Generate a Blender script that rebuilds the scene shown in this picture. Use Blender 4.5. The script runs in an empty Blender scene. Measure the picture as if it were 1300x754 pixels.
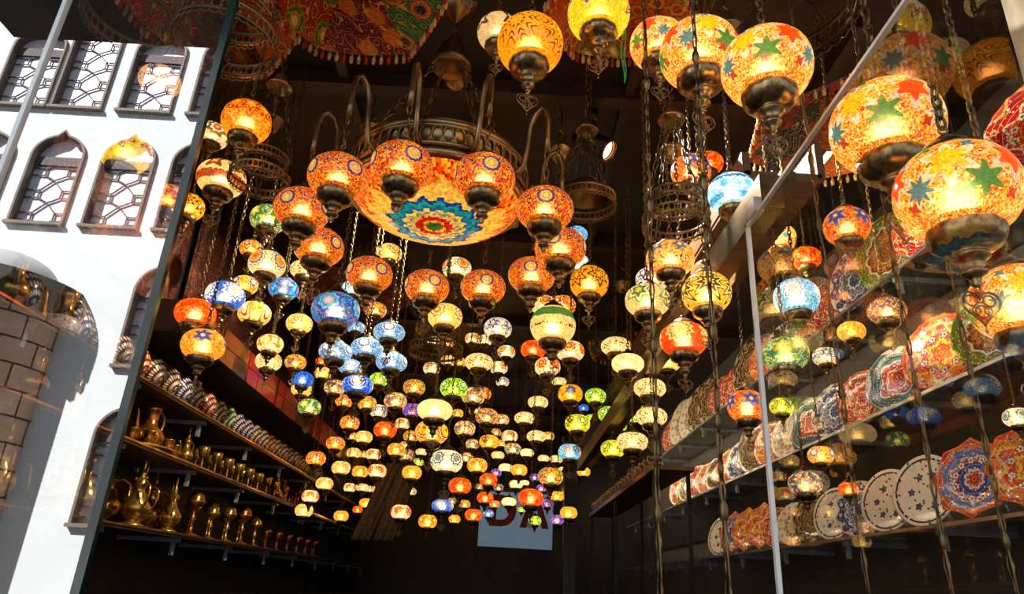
import bpy, math, random
from math import sin, cos, pi, radians as R
from mathutils import Vector, Matrix
from mathutils.geometry import tessellate_polygon
random.seed(7)
S = bpy.context.scene
COL = S.collection

# ------------------------------------------------------------ camera, sky, sun, exposure
cam = bpy.data.objects.new('camera', bpy.data.cameras.new('camera')); COL.objects.link(cam)
cam.data.sensor_width = 36; cam.data.lens = 890 / 1300 * 36; cam.data.clip_end = 200
cam.matrix_world = Matrix.Translation((0, 0, 1.6)) @ Matrix.Rotation(R(90 + 22.5), 4, 'X') @ Matrix.Rotation(R(3.2), 4, 'Z')
S.camera = cam
W = bpy.data.worlds.new('sky'); S.world = W; W.use_nodes = True
W.node_tree.nodes['Background'].inputs[0].default_value = (.76, .84, .97, 1)
W.node_tree.nodes['Background'].inputs[1].default_value = 1.0
sun = bpy.data.objects.new('sun', bpy.data.lights.new('sun', 'SUN')); COL.objects.link(sun)
sun.data.energy = 17; sun.data.angle = R(.5); sun.data.color = (1, .97, .93)
sun.rotation_euler = Vector((.94, -1, -1.1)).to_track_quat('-Z', 'Y').to_euler()
S.view_settings.view_transform = 'Standard'; S.view_settings.look = 'None'
S.view_settings.gamma = 1; S.view_settings.exposure = 0; S.view_settings.use_curve_mapping = False

# ------------------------------------------------------------ helpers
def lin(h):
    h = h.lstrip('#')
    c = [int(h[i:i + 2], 16) / 255 for i in (0, 2, 4)]
    return tuple([x / 12.92 if x <= .04045 else ((x + .055) / 1.055) ** 2.4 for x in c] + [1])

class MB:
    """collects vertices, faces and uvs for ONE mesh"""
    def __init__(s): s.v = []; s.f = []; s.uv = []; s.mi = []
    def face(s, idx, uv=None, mi=0):
        s.f.append(tuple(idx)); s.uv.append(uv or [(0, 0)] * len(idx)); s.mi.append(mi)
    def lathe(s, prof, seg=24, M=None, flute=None, planar=False, mi=0):
        b = len(s.v); n = len(prof)
        L = [0]
        for i in range(1, n): L.append(L[-1] + math.hypot(prof[i][0] - prof[i-1][0], prof[i][1] - prof[i-1][1]))
        T = L[-1] or 1
        for i, (r, z) in enumerate(prof):
            for j in range(seg):
                a = 2 * pi * j / seg
                rr = r
                if flute and flute[2] <= z <= flute[3]: rr = r * (1 + flute[0] * abs(cos(flute[1] * a / 2)))
                p = Vector((rr * cos(a), rr * sin(a), z))
                s.v.append(M @ p if M else p)
        for i in range(n - 1):
            for j in range(seg):
                k = (j + 1) % seg
                if planar:
                    uv = []
                    for (ii, jj) in ((i, j), (i, j + 1), (i + 1, j + 1), (i + 1, j)):
                        a = 2 * pi * jj / seg; uv.append((prof[ii][0] * cos(a), prof[ii][0] * sin(a)))
                else:
                    uv = [(j / seg, L[i] / T), ((j + 1) / seg, L[i] / T), ((j + 1) / seg, L[i+1] / T), (j / seg, L[i+1] / T)]
                s.face((b + i * seg + j, b + i * seg + k, b + (i + 1) * seg + k, b + (i + 1) * seg + j), uv, mi)
        return s
    def tube(s, pts, r, seg=6, closed=False, M=None, mi=0):
        pts = [Vector(p) for p in pts]; n = len(pts); b = len(s.v)
        if M: pts = [M @ p for p in pts]
        rs = r if isinstance(r, (list, tuple)) else [r] * n
        up = Vector((0, 0, 1)); prev = None
        for i, p in enumerate(pts):
            a = pts[(i + 1) % n] if (closed or i < n - 1) else p
            c = pts[i - 1] if (closed or i > 0) else p
            t = (a - c).normalized()
            if prev is None:
                prev = t.orthogonal().normalized()
            u = (prev - t * prev.dot(t))
            u = u.normalized() if u.length > 1e-6 else t.orthogonal().normalized()
            prev = u; w = t.cross(u)
            for j in range(seg):
                an = 2 * pi * j / seg
                s.v.append(p + (u * cos(an) + w * sin(an)) * rs[i])
        for i in range(n if closed else n - 1):
            k = (i + 1) % n
            for j in range(seg):
                l = (j + 1) % seg
                s.face((b + i * seg + j, b + i * seg + l, b + k * seg + l, b + k * seg + j), None, mi)
        if not closed:
            s.face([b + j for j in reversed(range(seg))], None, mi); s.face([b + (n - 1) * seg + j for j in range(seg)], None, mi)
        return s
    def box(s, c, d, M=None, mi=0):
        b = len(s.v)
        for z in (-.5, .5):
            for y in (-.5, .5):
                for x in (-.5, .5):
                    p = Vector((c[0] + d[0] * x, c[1] + d[1] * y, c[2] + d[2] * z)); s.v.append(M @ p if M else p)
        for q in ((0, 2, 3, 1), (4, 5, 7, 6), (0, 1, 5, 4), (2, 6, 7, 3), (0, 4, 6, 2), (1, 3, 7, 5)):
            s.face([b + i for i in q], [(0, 0), (1, 0), (1, 1), (0, 1)], mi)
        return s
    def quadstrip(s, A, B, closed=False, mi=0):
        b = len(s.v); n = len(A)
        s.v += [Vector(p) for p in A] + [Vector(p) for p in B]
        for i in range(n if closed else n - 1):
            k = (i + 1) % n
            s.face((b + i, b + k, b + n + k, b + n + i), [(i / n, 0), ((i + 1) / n, 0), ((i + 1) / n, 1), (i / n, 1)], mi)
        return s
    def mesh(s, name, mats, smooth=True):
        me = bpy.data.meshes.new(name)
        me.from_pydata([tuple(v) for v in s.v], [], s.f)
        uvl = me.uv_layers.new(name='UVMap')
        flat = [c for u in s.uv for p in u for c in p]
        uvl.data.foreach_set('uv', flat)
        for m in (mats if isinstance(mats, (list, tuple)) else [mats]): me.materials.append(m)
        me.polygons.foreach_set('material_index', s.mi)
        me.polygons.foreach_set('use_smooth', [smooth] * len(s.f))
        me.update()
        return me

def link(name, me, parent=None):
    o = bpy.data.objects.new(name, me); COL.objects.link(o)
    if parent is not None: o.parent = parent
    return o
def obj(name, mb, mats, parent=None, smooth=True): return link(name, mb.mesh(name, mats, smooth), parent)
def tag(o, label, cat, group=None):
    o['label'] = label; o['category'] = cat
    if group: o['group'] = group
    return o
def struct(name, mb, mats, parent=None, smooth=False):
    o = obj(name, mb, mats, parent, smooth)
    if parent is None: o['kind'] = 'structure'
    return o
def empty(name, loc, label, cat, group=None, rz=0, sc=1):
    o = bpy.data.objects.new(name, None); COL.objects.link(o); o.empty_display_size = .1
    o.location = loc; o.rotation_euler = (0, 0, rz); o.scale = (sc,) * 3
    return tag(o, label, cat, group)

# ------------------------------------------------------------ node maths
class V:
    """a float socket that builds Math nodes"""
    def __init__(s, nt, k): s.nt = nt; s.k = k
    def _m(s, op, *a):
        n = s.nt.nodes.new('ShaderNodeMath'); n.operation = op
        for i, x in enumerate((s,) + a):
            if isinstance(x, V): s.nt.links.new(x.k, n.inputs[i])
            else: n.inputs[i].default_value = x
        return V(s.nt, n.outputs[0])
    def __add__(s, o): return s._m('ADD', o)
    def __sub__(s, o): return s._m('SUBTRACT', o)
    def __mul__(s, o): return s._m('MULTIPLY', o)
    def __truediv__(s, o): return s._m('DIVIDE', o)
    def f(s, op, *a): return s._m(op, *a)
class G:
    def __init__(s, name):
        s.m = bpy.data.materials.new(name); s.m.use_nodes = True; s.nt = s.m.node_tree; s.nt.nodes.clear()
        s.out = s.nt.nodes.new('ShaderNodeOutputMaterial')
    def n(s, t, **k):
        n = s.nt.nodes.new('ShaderNode' + t)
        for a, b in k.items(): setattr(n, a, b)
        return n
    def l(s, a, b): s.nt.links.new(a.k if isinstance(a, V) else a, b)
    def v(s, k): return V(s.nt, k)
    def uv(s):
        t = s.n('UVMap'); x = s.n('SeparateXYZ'); s.l(t.outputs[0], x.inputs[0]); return s.v(x.outputs[0]), s.v(x.outputs[1])
    def vec(s, x, y, z=0.):
        c = s.n('CombineXYZ')
        for i, q in enumerate((x, y, z)):
            if isinstance(q, V): s.l(q, c.inputs[i])
            else: c.inputs[i].default_value = q
        return c.outputs[0]
    def sep(s, k):
        x = s.n('SeparateXYZ'); s.l(k, x.inputs[0]); return [s.v(o) for o in x.outputs]
    def ramp(s, f, stops, const=True):
        r = s.n('ValToRGB'); cr = r.color_ramp; cr.interpolation = 'CONSTANT' if const else 'LINEAR'
        while len(cr.elements) < len(stops): cr.elements.new(1.0)
        for e, (p, c) in zip(cr.elements, stops):
            e.position = p; e.color = lin(c) if isinstance(c, str) else c
        s.l(f, r.inputs[0]); return r.outputs[0], s.v(r.outputs[1])
    def pal(s, f, cols):
        n = len(cols); return s.ramp(f, [(i / n, c) for i, c in enumerate(cols)])[0]
    def mix(s, f, a, b, mode='MIX'):
        m = s.n('Mix', data_type='RGBA', blend_type=mode)
        if isinstance(f, (V,)) or hasattr(f, 'links'): s.l(f, m.inputs[0])
        else: m.inputs[0].default_value = f
        for q, i in ((a, 6), (b, 7)):
            if isinstance(q, tuple): m.inputs[i].default_value = q
            else: s.l(q, m.inputs[i])
        return m.outputs[2]
    def vor(s, vec, scale, feat='F1', rnd=1., dim='2D'):
        v = s.n('TexVoronoi', voronoi_dimensions=dim, feature=feat); v.inputs['Scale'].default_value = scale
        v.inputs['Randomness'].default_value = rnd
        if vec is not None: s.l(vec, v.inputs['Vector'])
        return v
    def noise(s, vec, scale, detail=2):
        v = s.n('TexNoise'); v.inputs['Scale'].default_value = scale; v.inputs['Detail'].default_value = detail
        if vec is not None: s.l(vec, v.inputs['Vector'])
        return v
    def pbsdf(s, **k):
        p = s.n('BsdfPrincipled')
        for a, b in k.items():
            i = p.inputs[a.replace('_', ' ')]
            if isinstance(b, V) or hasattr(b, 'is_linked'): s.l(b, i)
            else: i.default_value = b
        return p
    def done(s, sh): s.l(sh.outputs[0] if hasattr(sh, 'outputs') else sh, s.out.inputs[0]); return s.m

def plain(name, col, rough=.6, metal=0., var=.25, scale=14., emit=None, estr=0., spec=.5):
    g = G(name); c = lin(col)
    tc = g.n('TexCoord'); nz = g.noise(tc.outputs['Object'], scale, 4)
    d = tuple(x * (1 - var) for x in c[:3]) + (1,); b = tuple(min(1, x * (1 + var)) for x in c[:3]) + (1,)
    colr = g.ramp(nz.outputs[0], [(.3, d), (.7, b)], False)[0]
    p = g.pbsdf(Base_Color=colr, Roughness=rough, Metallic=metal)
    p.inputs['Specular IOR Level'].default_value = spec
    if emit: p.inputs['Emission Color'].default_value = lin(emit); p.inputs['Emission Strength'].default_value = estr
    return g.done(p)

def mosaic(name, bg, S=9., n=5, Rr=.45, rings=(), m=8, k=.14, yc=.02, py=9., E=1.1, seam=.07, dark=.22, planar=False, glow=.3, jit=.35, bands=(), warm=True, layers=(), gap_=None):
    """stained glass tiles: every voronoi tile takes one colour from the rosette it falls in, or from the ground palette"""
    g = G(name); u, v = g.uv()
    if planar: X, Y = u, v
    else: X, Y = u * (2 * pi), (v - .5) * 1.9
    vec = g.vec(X, Y)
    vo = g.vor(vec, S, rnd=.85); ed = g.vor(vec, S, 'DISTANCE_TO_EDGE', rnd=.85)
    rc = g.sep(vo.outputs['Color']); P = g.sep(vo.outputs['Position'])
    col = g.pal(rc[0], bg)
    for (y0, y1, cs) in bands:
        msk = P[1].f('GREATER_THAN', y0) * P[1].f('LESS_THAN', y1)
        col = g.mix(msk, col, g.pal(rc[1], cs))
    lay = list(layers)
    if rings: lay.insert(0, dict(n=n, yc=yc, py=py, Rr=Rr, m=m, k=k, rings=rings, **({'gap': gap_} if gap_ else {})))
    for q in lay:
        rg = q['rings']
        if planar: xr, yr = P[0], P[1]
        else:
            per = 2 * pi / q['n']; yr = Y - q.get('yc', 0.); ph = q.get('ph', 0.)
            fx = X / per + ph
            if q.get('py', 9.) < 5:
                row = (yr / q['py']).f('ROUND'); yr = yr - row * q['py']; fx = fx + row * .5
            xr = (fx.f('FRACT') - .5) * per * (Y * 1.05).f('COSINE')
        r = (xr * xr + yr * yr).f('SQRT'); a = yr.f('ARCTAN2', xr)
        rp = r * ((a * float(q.get('m', 8))).f('COSINE') * q.get('k', .1) + 1.) / q['Rr']
        rcol, al = g.ramp(rp.f('MINIMUM', 1.), [(p, lin(c) if c else (0, 0, 0, 0)) for p, c in rg] + ([(.98, (0, 0, 0, 0))] if not planar else []))
        if 'gap' in q:      # separate tiles in the outer ring
            al = al * (rp.f('LESS_THAN', q['gap']) + (a * float(q.get('m', 8)) + pi * q.get('gs', 0)).f('COSINE').f('GREATER_THAN', -.35)).f('MINIMUM', 1.)
        col = g.mix(al, col, rcol)
    if warm: col = g.mix(1., col, (1, .83, .5, 1), 'MULTIPLY')     # the warm bulb behind the glass
    val = rc[2] * (2 * jit) + (1 - jit)
    sm = ed.outputs['Distance']
    e = g.v(sm).f('DIVIDE', seam / S * 2.).f('MINIMUM', 1.) * (1 - dark) + dark
    cc = g.mix(1., col, g.vec(val * e, val * e, val * e), 'MULTIPLY')
    p = g.pbsdf(Base_Color=g.mix(1., cc, (.5, .5, .5, 1), 'MULTIPLY'), Roughness=.16, Emission_Color=cc)
    p.inputs['Emission Strength'].default_value = E * 1.05
    if glow > 0:
        rf = g.n('BsdfRefraction'); rf.inputs['Roughness'].default_value = .8; rf.inputs['IOR'].default_value = 1.25
        g.l(g.mix(.25, cc, (1, 1, .9, 1)), rf.inputs['Color'])
        mx = g.n('MixShader'); mx.inputs[0].default_value = glow
        g.l(p.outputs[0], mx.inputs[1]); g.l(rf.outputs[0], mx.inputs[2]); return g.done(mx)
    return g.done(p)

# ------------------------------------------------------------ materials
M = {}
def brass(name, c1, c2, rough):
    g = G(name); tc = g.n('TexCoord'); nz = g.noise(tc.outputs['Object'], 7., 5)
    col = g.ramp(nz.outputs[0], [(.35, c1), (.65, c2)], False)[0]
    return g.done(g.pbsdf(Base_Color=col, Metallic=.9, Roughness=rough))
M['brass'] = brass('aged_brass', '#6e5a3c', '#b89c6c', .3)
M['bronze'] = brass('dark_bronze', '#54452f', '#94794f', .36)
M['gold'] = brass('polished_brass', '#b8862e', '#f0c060', .2)
M['copper'] = brass('copper_gilt', '#9a5420', '#e09a48', .25)
M['silver'] = brass('brushed_steel', '#9a9a9a', '#d8d8d8', .3)
M['hole'] = plain('lit_cup_hole', '#ff9a28', .5, emit='#ff8a1e', estr=1.6, var=0)
M['bulb'] = plain('frosted_bulb', '#ffe6b0', .5, emit='#ffd890', estr=36, var=0)
M['black'] = plain('black_metal', '#0c0b0a', .4)
M['ceiling'] = plain('dark_brown_ceiling_panel', '#21150d', .55, var=.3, scale=3)
M['beam'] = plain('dark_oak_beam', '#2c1d12', .45, var=.4, scale=9)
M['wood'] = plain('dark_walnut', '#2a1a10', .4, var=.45, scale=6)
M['soffit'] = plain('brown_panel', '#6a5238', .5, var=.2, scale=3)
M['wall_dark'] = plain('dark_slate_panel', '#2a2722', .5, var=.3, scale=2)
M['wall_grey'] = plain('warm_grey_plaster', '#4a443c', .7, var=.12, scale=2)
M['beige'] = plain('beige_render', '#e4dccb', .8, var=.06, scale=3)
M['floor'] = plain('dark_tile', '#1a1410', .35, var=.3, scale=2)
M['asphalt'] = plain('street_paving', '#5a5650', .9, var=.2, scale=2)
M['white_render'] = plain('white_facade_render', '#e6ecef', .85, var=.035, scale=1.2)
M['frame_tan'] = plain('brown_window_frame', '#7d7064', .7, var=.12)
M['reveal'] = plain('window_reveal', '#6b5c52', .8, var=.15)
M['lattice'] = plain('window_lattice', '#5c5058', .7, var=.1)
M['wpane'] = plain('sky_white_window_glass', '#f1f0fa', .25, var=.03)  # the sky's reflection is put into the pane's whitish colour
M['stone_dark'] = plain('dark_stone_band', '#3c3a3a', .8, var=.2)
M['dome'] = plain('grey_plaster_dome', '#b9bcc0', .8, var=.08)
M['red_panel'] = plain('red_lacquer_panel', '#a8160c', .35, var=.12, emit=None)
M['amber_panel'] = plain('amber_brown_panel', '#8a4a1e', .3, var=.25)
M['plinth'] = plain('dark_bronze_cladding', '#17130f', .5)
M['clear'] = plain('clear_acrylic_bracket', '#7d8184', .2)
M['white_strip'] = plain('white_label', '#e8e8ea', .5, var=.02)

def brick():
    g = G('brown_stone_blocks'); tc = g.n('TexCoord'); u, v = g.uv()
    b = g.n('TexBrick'); g.l(g.vec(u, v), b.inputs['Vector'])
    b.inputs['Color1'].default_value = lin('#d2a88c'); b.inputs['Color2'].default_value = lin('#dcb89e'); b.inputs['Mortar'].default_value = lin('#4c433d')
    b.inputs['Scale'].default_value = 1.; b.inputs['Mortar Size'].default_value = .018; b.inputs['Brick Width'].default_value = .62; b.inputs['Row Height'].default_value = .42
    return g.done(g.pbsdf(Base_Color=b.outputs[0], Roughness=.85))
M['brick'] = brick()

def glass_pane(name, ior, tint):
    g = G(name); t = g.n('BsdfTransparent'); t.inputs[0].default_value = tint
    gl = g.n('BsdfGlossy'); gl.inputs['Roughness'].default_value = 0.; gl.inputs['Color'].default_value = (1, 1, 1, 1)
    ge = g.n('NewGeometry'); dt = g.n('VectorMath', operation='DOT_PRODUCT'); g.l(ge.outputs['Normal'], dt.inputs[0]); g.l(ge.outputs['Incoming'], dt.inputs[1])
    c = g.v(dt.outputs['Value']).f('ABSOLUTE'); f0 = ((ior - 1) / (ior + 1)) ** 2      # Schlick, the same from both sides
    fr = (c * -1. + 1.).f('POWER', 5.) * (1 - f0) + f0
    mx = g.n('MixShader'); g.l(fr, mx.inputs[0]); g.l(t.outputs[0], mx.inputs[1]); g.l(gl.outputs[0], mx.inputs[2]); return g.done(mx)
M['mirror_glass'] = glass_pane('coated_shop_glass', 3.6, (.96, .97, .96, 1))
M['shop_glass'] = glass_pane('clear_shop_glass', 1.75, (.97, .98, .97, 1))
M['shelf_glass'] = glass_pane('smoked_glass_shelf', 1.6, (.62, .66, .65, 1))
M['glass_edge'] = plain('green_glass_edge', '#10302a', .15, var=.4, scale=5)
M['bright_edge'] = plain('bright_polished_glass_edge', '#e9efee', .15, var=.03)  # gleam of the reflecting glass edge put into a near-white colour

OR = ['#f08a10', '#f6b21c', '#e2560c', '#ffd040', '#d8380c', '#f49a18']
FL = ['#ff8a18', '#ffb428', '#ffe9b0', '#fff4da', '#ff5a12', '#ffd45a', '#f8d9b0', '#ffc832']
KM = {
 'orn':     dict(bg=['#ffb41e', '#ff9a12', '#f2600e', '#ffcf3a', '#d8300a', '#f8841a', '#8a140a', '#ffc02a', '#f2600e', '#231c90', '#c82408'], S=12, E=.9, layers=[
     dict(n=4, yc=-.1, Rr=.36, m=12, k=.05, rings=[(0, '#ffe56a'), (.24, '#f6a020'), (.36, '#8fd0c4'), (.5, '#ffc43a'), (.6, '#1418a0'), (.84, '#f2a020')]),
     dict(n=4, ph=.5, yc=.34, Rr=.46, m=8, k=.24, rings=[(0, '#e8500e'), (.22, '#c02a0c'), (.42, '#f6a01e'), (.58, '#1c1c98'), (.76, '#ffb42a'), (.86, '#7a100c')]),
     dict(n=4, ph=.0, yc=.78, Rr=.22, m=5, k=.3, rings=[(0, '#c8200c'), (.5, '#2020a0'), (.8, None)])]),
 'amb_red': dict(bg=['#f59a14', '#ffb52a', '#ef7c10', '#ffc94a'], S=8, n=5, Rr=.5, yc=.25, m=6, k=.3, rings=[(0, '#ffb020'), (.35, '#a5120c'), (.62, '#f59a14'), (.8, '#b01c0c')]),
 'flo_wr':  dict(bg=['#fff0dc', '#ffe2c0', '#f6c9a8'], S=7, n=5, Rr=.6, m=8, k=.12, rings=[(0, '#ffd23a'), (.2, '#e02a12'), (.42, '#ffffff'), (.6, '#a00f10'), (.78, '#2c8a3a')]),
 'crd':     dict(bg=['#ffe6a6', '#fbd98a', '#ffeec0'], S=8, n=5, Rr=.42, yc=.3, m=4, k=.34, rings=[(0, '#ffb83a'), (.3, '#8c0f0c'), (.75, None)], bands=[(-.55, -.18, ['#a3160e', '#c4321a', '#7c0e0c'])]),
 'amb_blk': dict(bg=['#ffae1c', '#f79a12', '#ffc238'], S=7, n=5, Rr=.5, m=7, k=.26, rings=[(0, '#ffbf30'), (.3, '#2a1508'), (.5, '#ffb020'), (.72, '#3a1c08')]),
 'gyb':     dict(bg=['#f6e24a', '#58b85a', '#2a9cc0', '#d8ec7a', '#1a5cb0'], S=9, n=4, Rr=.55, m=6, k=.2, rings=[(0, '#fff8c0'), (.35, '#f2c92a'), (.6, '#2c8a4a')]),
 'ror':     dict(bg=['#ffb53a', '#ff9a22', '#ffcf6a', '#f2741a'], S=6, n=4, Rr=.6, m=6, k=.2, rings=[(0, '#ffe9a0'), (.22, '#c81e0c'), (.5, '#fff0c4'), (.66, '#8e120c'), (.84, '#ff7a18')]),
 'wbo':     dict(bg=['#fff4d8', '#ffe6a8', '#fff9ea'], S=8, n=4, Rr=.68, m=12, k=.07, rings=[(0, '#d8300c'), (.16, '#ff8a14'), (.42, '#ffd23a'), (.54, '#1c58b8'), (.68, '#fff4d8'), (.82, '#2a86c8'), (.9, '#fff4d8')]),
 'bwf_d':   dict(bg=['#1e46c8', '#2a6ae0', '#1a2fa0', '#3fa0e8'], S=9, n=4, Rr=.6, m=12, k=.14, rings=[(0, '#ffe9a0'), (.3, '#fff6e4'), (.62, '#2450c8'), (.74, '#f6f0e0')]),
 'yelblu':  dict(bg=['#ffc93a', '#ffdc70', '#ffb320'], S=8, n=4, Rr=.6, m=10, k=.2, rings=[(0, '#fff6da'), (.35, '#1d49c0'), (.6, '#fff0c0'), (.78, '#e07a14')]),
 'teal':    dict(bg=['#20a8c0', '#1a62c8', '#5cc8d0', '#5a3cb0'], S=9, n=4, Rr=.55, m=8, k=.15, rings=[(0, '#fff4d8'), (.3, '#2ab8c0'), (.55, '#e85a2a'), (.7, '#3050c0')]),
 'tealbig': dict(bg=['#2aa8c4', '#1c3cc0', '#2060d8', '#5ac4d8', '#1a2a98', '#e8602a', '#3a8ad8'], S=8, n=4, Rr=.55, m=8, k=.1, rings=[(0, '#fff0e0'), (.2, '#f6c0b8'), (.4, '#34b4cc'), (.6, '#86d8e0'), (.8, '#2444c4')], E=.8),
 'ylr':     dict(bg=['#ffd65a', '#fff0b0', '#ffc02a'], S=7, n=4, Rr=.7, m=2, k=.5, yc=.1, rings=[(0, '#fff8d8'), (.4, '#c82814'), (.52, '#ffe9a0'), (.7, '#d8541a'), (.8, '#ffe08a')]),
 'redor':   dict(bg=['#ff5a12', '#f2380c', '#ff8420', '#d8240a', '#ffa030'], S=8, n=0, seam=.09, dark=.25),
 'ybf':     dict(bg=['#ffb520', '#ffcc44', '#f7921a', '#ffd96a', '#f2701a'], S=10, n=4, Rr=.45, yc=.15, m=6, k=.3, rings=[(0, '#ffffff'), (.2, '#1d2fb8'), (.6, '#2a8ad8'), (.75, None)]),
 'crm':     dict(bg=['#ffe7b4', '#ffefc8', '#fbdca0', '#ffe7b4', '#ffefc8', '#4a3a20'], S=12, n=0, seam=.1, dark=.4),
 'cry':     dict(bg=['#ffe27a', '#ffeeb0', '#ffd65a'], S=7, n=4, Rr=.6, m=8, k=.12, rings=[(0, '#ffd23a'), (.25, '#c04a14'), (.4, '#fff6d8'), (.62, '#7a4a1c'), (.74, '#ffe9a0')]),
 'crg2':    dict(bg=['#ffe9b0', '#fff0c8'], S=6, n=4, Rr=.6, m=4, k=.3, rings=[(0, '#fff6da'), (.4, '#f2862a'), (.7, '#6a9a3a'), (.85, '#ffe9b0')]),
 'wpu':     dict(bg=['#fff4e0', '#ffe6b0', '#fff9f0', '#f2c93a'], S=10, n=4, Rr=.5, m=8, k=.1, rings=[(0, '#fff0c0'), (.3, '#6a2aa8'), (.55, '#fff4e0'), (.75, '#e8a81a')]),
 'ylm':     dict(bg=['#ffc93a', '#ffdd6a', '#ffb020', '#f6a01a', '#d8401a', '#2a5cc0', '#4a9a3a'], S=8, n=0),
 'dbl':     dict(bg=['#1e56d8', '#2a7ae8', '#1a38b0', '#4aa4f0'], S=10, n=0, E=.9),
 'wteal':   dict(bg=['#e8fbf4', '#bfeee8', '#fff8e8', '#58c0c8'], S=9, n=0),
 'pbl':     dict(bg=['#6aa6d8', '#8cc0e4', '#4a86c4', '#b8dcee'], S=12, n=4, Rr=.6, m=14, k=.1, rings=[(0, '#fffaf0'), (.34, '#f6ecd8'), (.46, '#1e4aa8'), (.6, '#dceef4'), (.78, '#2c62b4'), (.88, '#a8d0ea')], E=.9),
 'lbl':     dict(bg=['#58b4e0', '#8ad0ec', '#3a92cc', '#c0e6f2'], S=9, n=0, E=.9),
 'bwf':     dict(bg=['#9ad4ec', '#c8ecf6', '#58b8e0', '#2a8cc8'], S=11, n=4, Rr=.66, m=12, k=.12, rings=[(0, '#fff2c8'), (.3, '#fffaf0'), (.56, '#5a4a30'), (.62, '#fffaf0'), (.76, '#6cc4e4')]),
 'crgreen': dict(bg=['#ffe9a8', '#ffefc0', '#fbdf94'], S=9, n=5, Rr=.5, yc=.32, m=2, k=-.55, rings=[(0, '#0f7a3c'), (.6, '#1f9450'), (.72, None)], bands=[(-.34, -.26, ['#6a5226', '#ffe9a8'])]),
 'wro':     dict(bg=['#fff0d8', '#ffe2b0', '#fff6e6'], S=8, n=5, Rr=.56, m=8, k=.1, rings=[(0, '#ffce3a'), (.2, '#d8200e'), (.45, '#ffb030'), (.62, '#a8140e'), (.8, '#fff0d8')]),
 'wblu':    dict(bg=['#fff6e8', '#e4f0f6', '#fff0d0'], S=9, n=5, Rr=.6, m=6, k=.32, rings=[(0, '#ffe9a0'), (.25, '#1e3cb8'), (.56, '#fff8ee'), (.76, '#4a86d0')]),
 'redp':    dict(bg=['#ff4a12', '#f2300c', '#ff6a1c', '#ff8426'], S=6, n=5, Rr=.3, yc=.2, m=4, k=.2, rings=[(0, '#ffb83a'), (.6, '#7a120c'), (.8, None)]),
 'dblr':    dict(bg=['#2450d8', '#2a6ae4', '#1a34a8', '#4a8ee8'], S=11, n=4, Rr=.68, m=14, k=.05, rings=[(0, '#fff0d0'), (.2, '#ffd98a'), (.34, '#fff8ea'), (.46, '#1a2898'), (.56, '#fff4e4'), (.68, '#2450d8'), (.84, '#8ab8ee')], E=.9),
 'lime':    dict(bg=['#c8e02a', '#a8d020', '#dcec5a', '#8cc01c'], S=8, n=4, Rr=.55, m=8, k=.14, rings=[(0, '#f6fac0'), (.3, '#2a7a20'), (.5, '#d8ec5a'), (.72, '#3c8a1e')]),
 'mulw':    dict(bg=['#fff2d4', '#ffd86a', '#ffe9b0', '#f2701a', '#3a78c8', '#c8301a', '#4aa05a'], S=8, n=0),
 'purp':    dict(bg=['#5a2ac0', '#2a3cc8', '#8a58d8', '#c8b0f0', '#e85a2a'], S=8, n=0, E=.85),
 'crp':     dict(bg=['#fff0c8', '#ffe7b0', '#fff6dc'], S=10, n=0, seam=.03, dark=.7, E=1.2),
 'sun':     dict(bg=['#ffb030', '#ff9a1c', '#ffc860', '#f6d8a0'], S=10, n=4, Rr=.72, m=14, k=.06, rings=[(0, '#d8380c'), (.18, '#ffd92a'), (.52, '#ffcc20'), (.62, '#5a1c4a'), (.74, '#ffe9b0'), (.86, '#c84a1a')]),
 'yelr':    dict(bg=['#ffcc3a', '#ffdc6a', '#ffb824'], S=7, n=4, Rr=.55, m=5, k=.28, rings=[(0, '#fff2b0'), (.3, '#f0701a'), (.65, '#ffd95a'), (.82, '#d84a14')]),
 'ambp':    dict(bg=['#ffb428', '#ffc850', '#f79e18', '#ffd878'], S=10, n=0, seam=.04, dark=.55),
 'mul':     dict(bg=['#3a50b8', '#c8301a', '#f2a02a', '#fff0c8', '#2a8a6a', '#6a2a8a', '#e8c85a', '#203070'], S=8, n=0, E=.85),
 'ybs':     dict(bg=['#ffb81c', '#ffc93a', '#f6a814'], S=6, n=4, Rr=.56, m=8, k=.16, rings=[(0, '#fff8e0'), (.14, '#1a78e0'), (.42, '#10249a'), (.6, '#c01c10'), (.76, None)]),
 'limey':   dict(bg=['#f2ea3a', '#dce42a', '#fff27a', '#c4d822'], S=8, n=4, Rr=.5, m=8, k=.12, rings=[(0, '#fff8b0'), (.35, '#5a9a20'), (.6, '#e8e84a'), (.8, '#1f6a22')]),
 'mulo':    dict(bg=['#ffa42a', '#ffc860', '#f2741a', '#ffdc9a', '#3a5ab8', '#8a201a', '#3a8a4a'], S=9, n=0),
 'tealm':   dict(bg=['#3ab0a8', '#8ad8c8', '#fff0c8', '#e8a02a', '#1a6a98', '#d84a1a'], S=9, n=0),
 'lblr':    dict(bg=['#7ac4e0', '#9ad6ea', '#58a8d0'], S=9, n=4, Rr=.55, m=8, k=.16, rings=[(0, '#fff2d0'), (.25, '#c82a14'), (.45, '#fff0e0'), (.62, '#b85a2a'), (.76, '#7ac4e0')]),
 'wblur':   dict(bg=['#fff6e0', '#f2f0e0', '#fff9ee'], S=9, n=5, Rr=.52, m=8, k=.1, rings=[(0, '#e85a1a'), (.2, '#3a9ac0'), (.45, '#f6f2e4'), (.6, '#1e6aa8'), (.8, '#d8f0f2')]),
 'mulo2':   dict(bg=['#ff9a22', '#ffb84a', '#f2701a', '#ffd07a', '#ffe2a0'], S=9, n=6, Rr=.34, yc=.22, m=5, k=.3, rings=[(0, '#ffe08a'), (.25, '#1e7ab8'), (.75, None)], bands=[(-.6, -.3, ['#ffd890', '#6a2410', '#ffcf7a', '#ffe0a0'])]),
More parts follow.
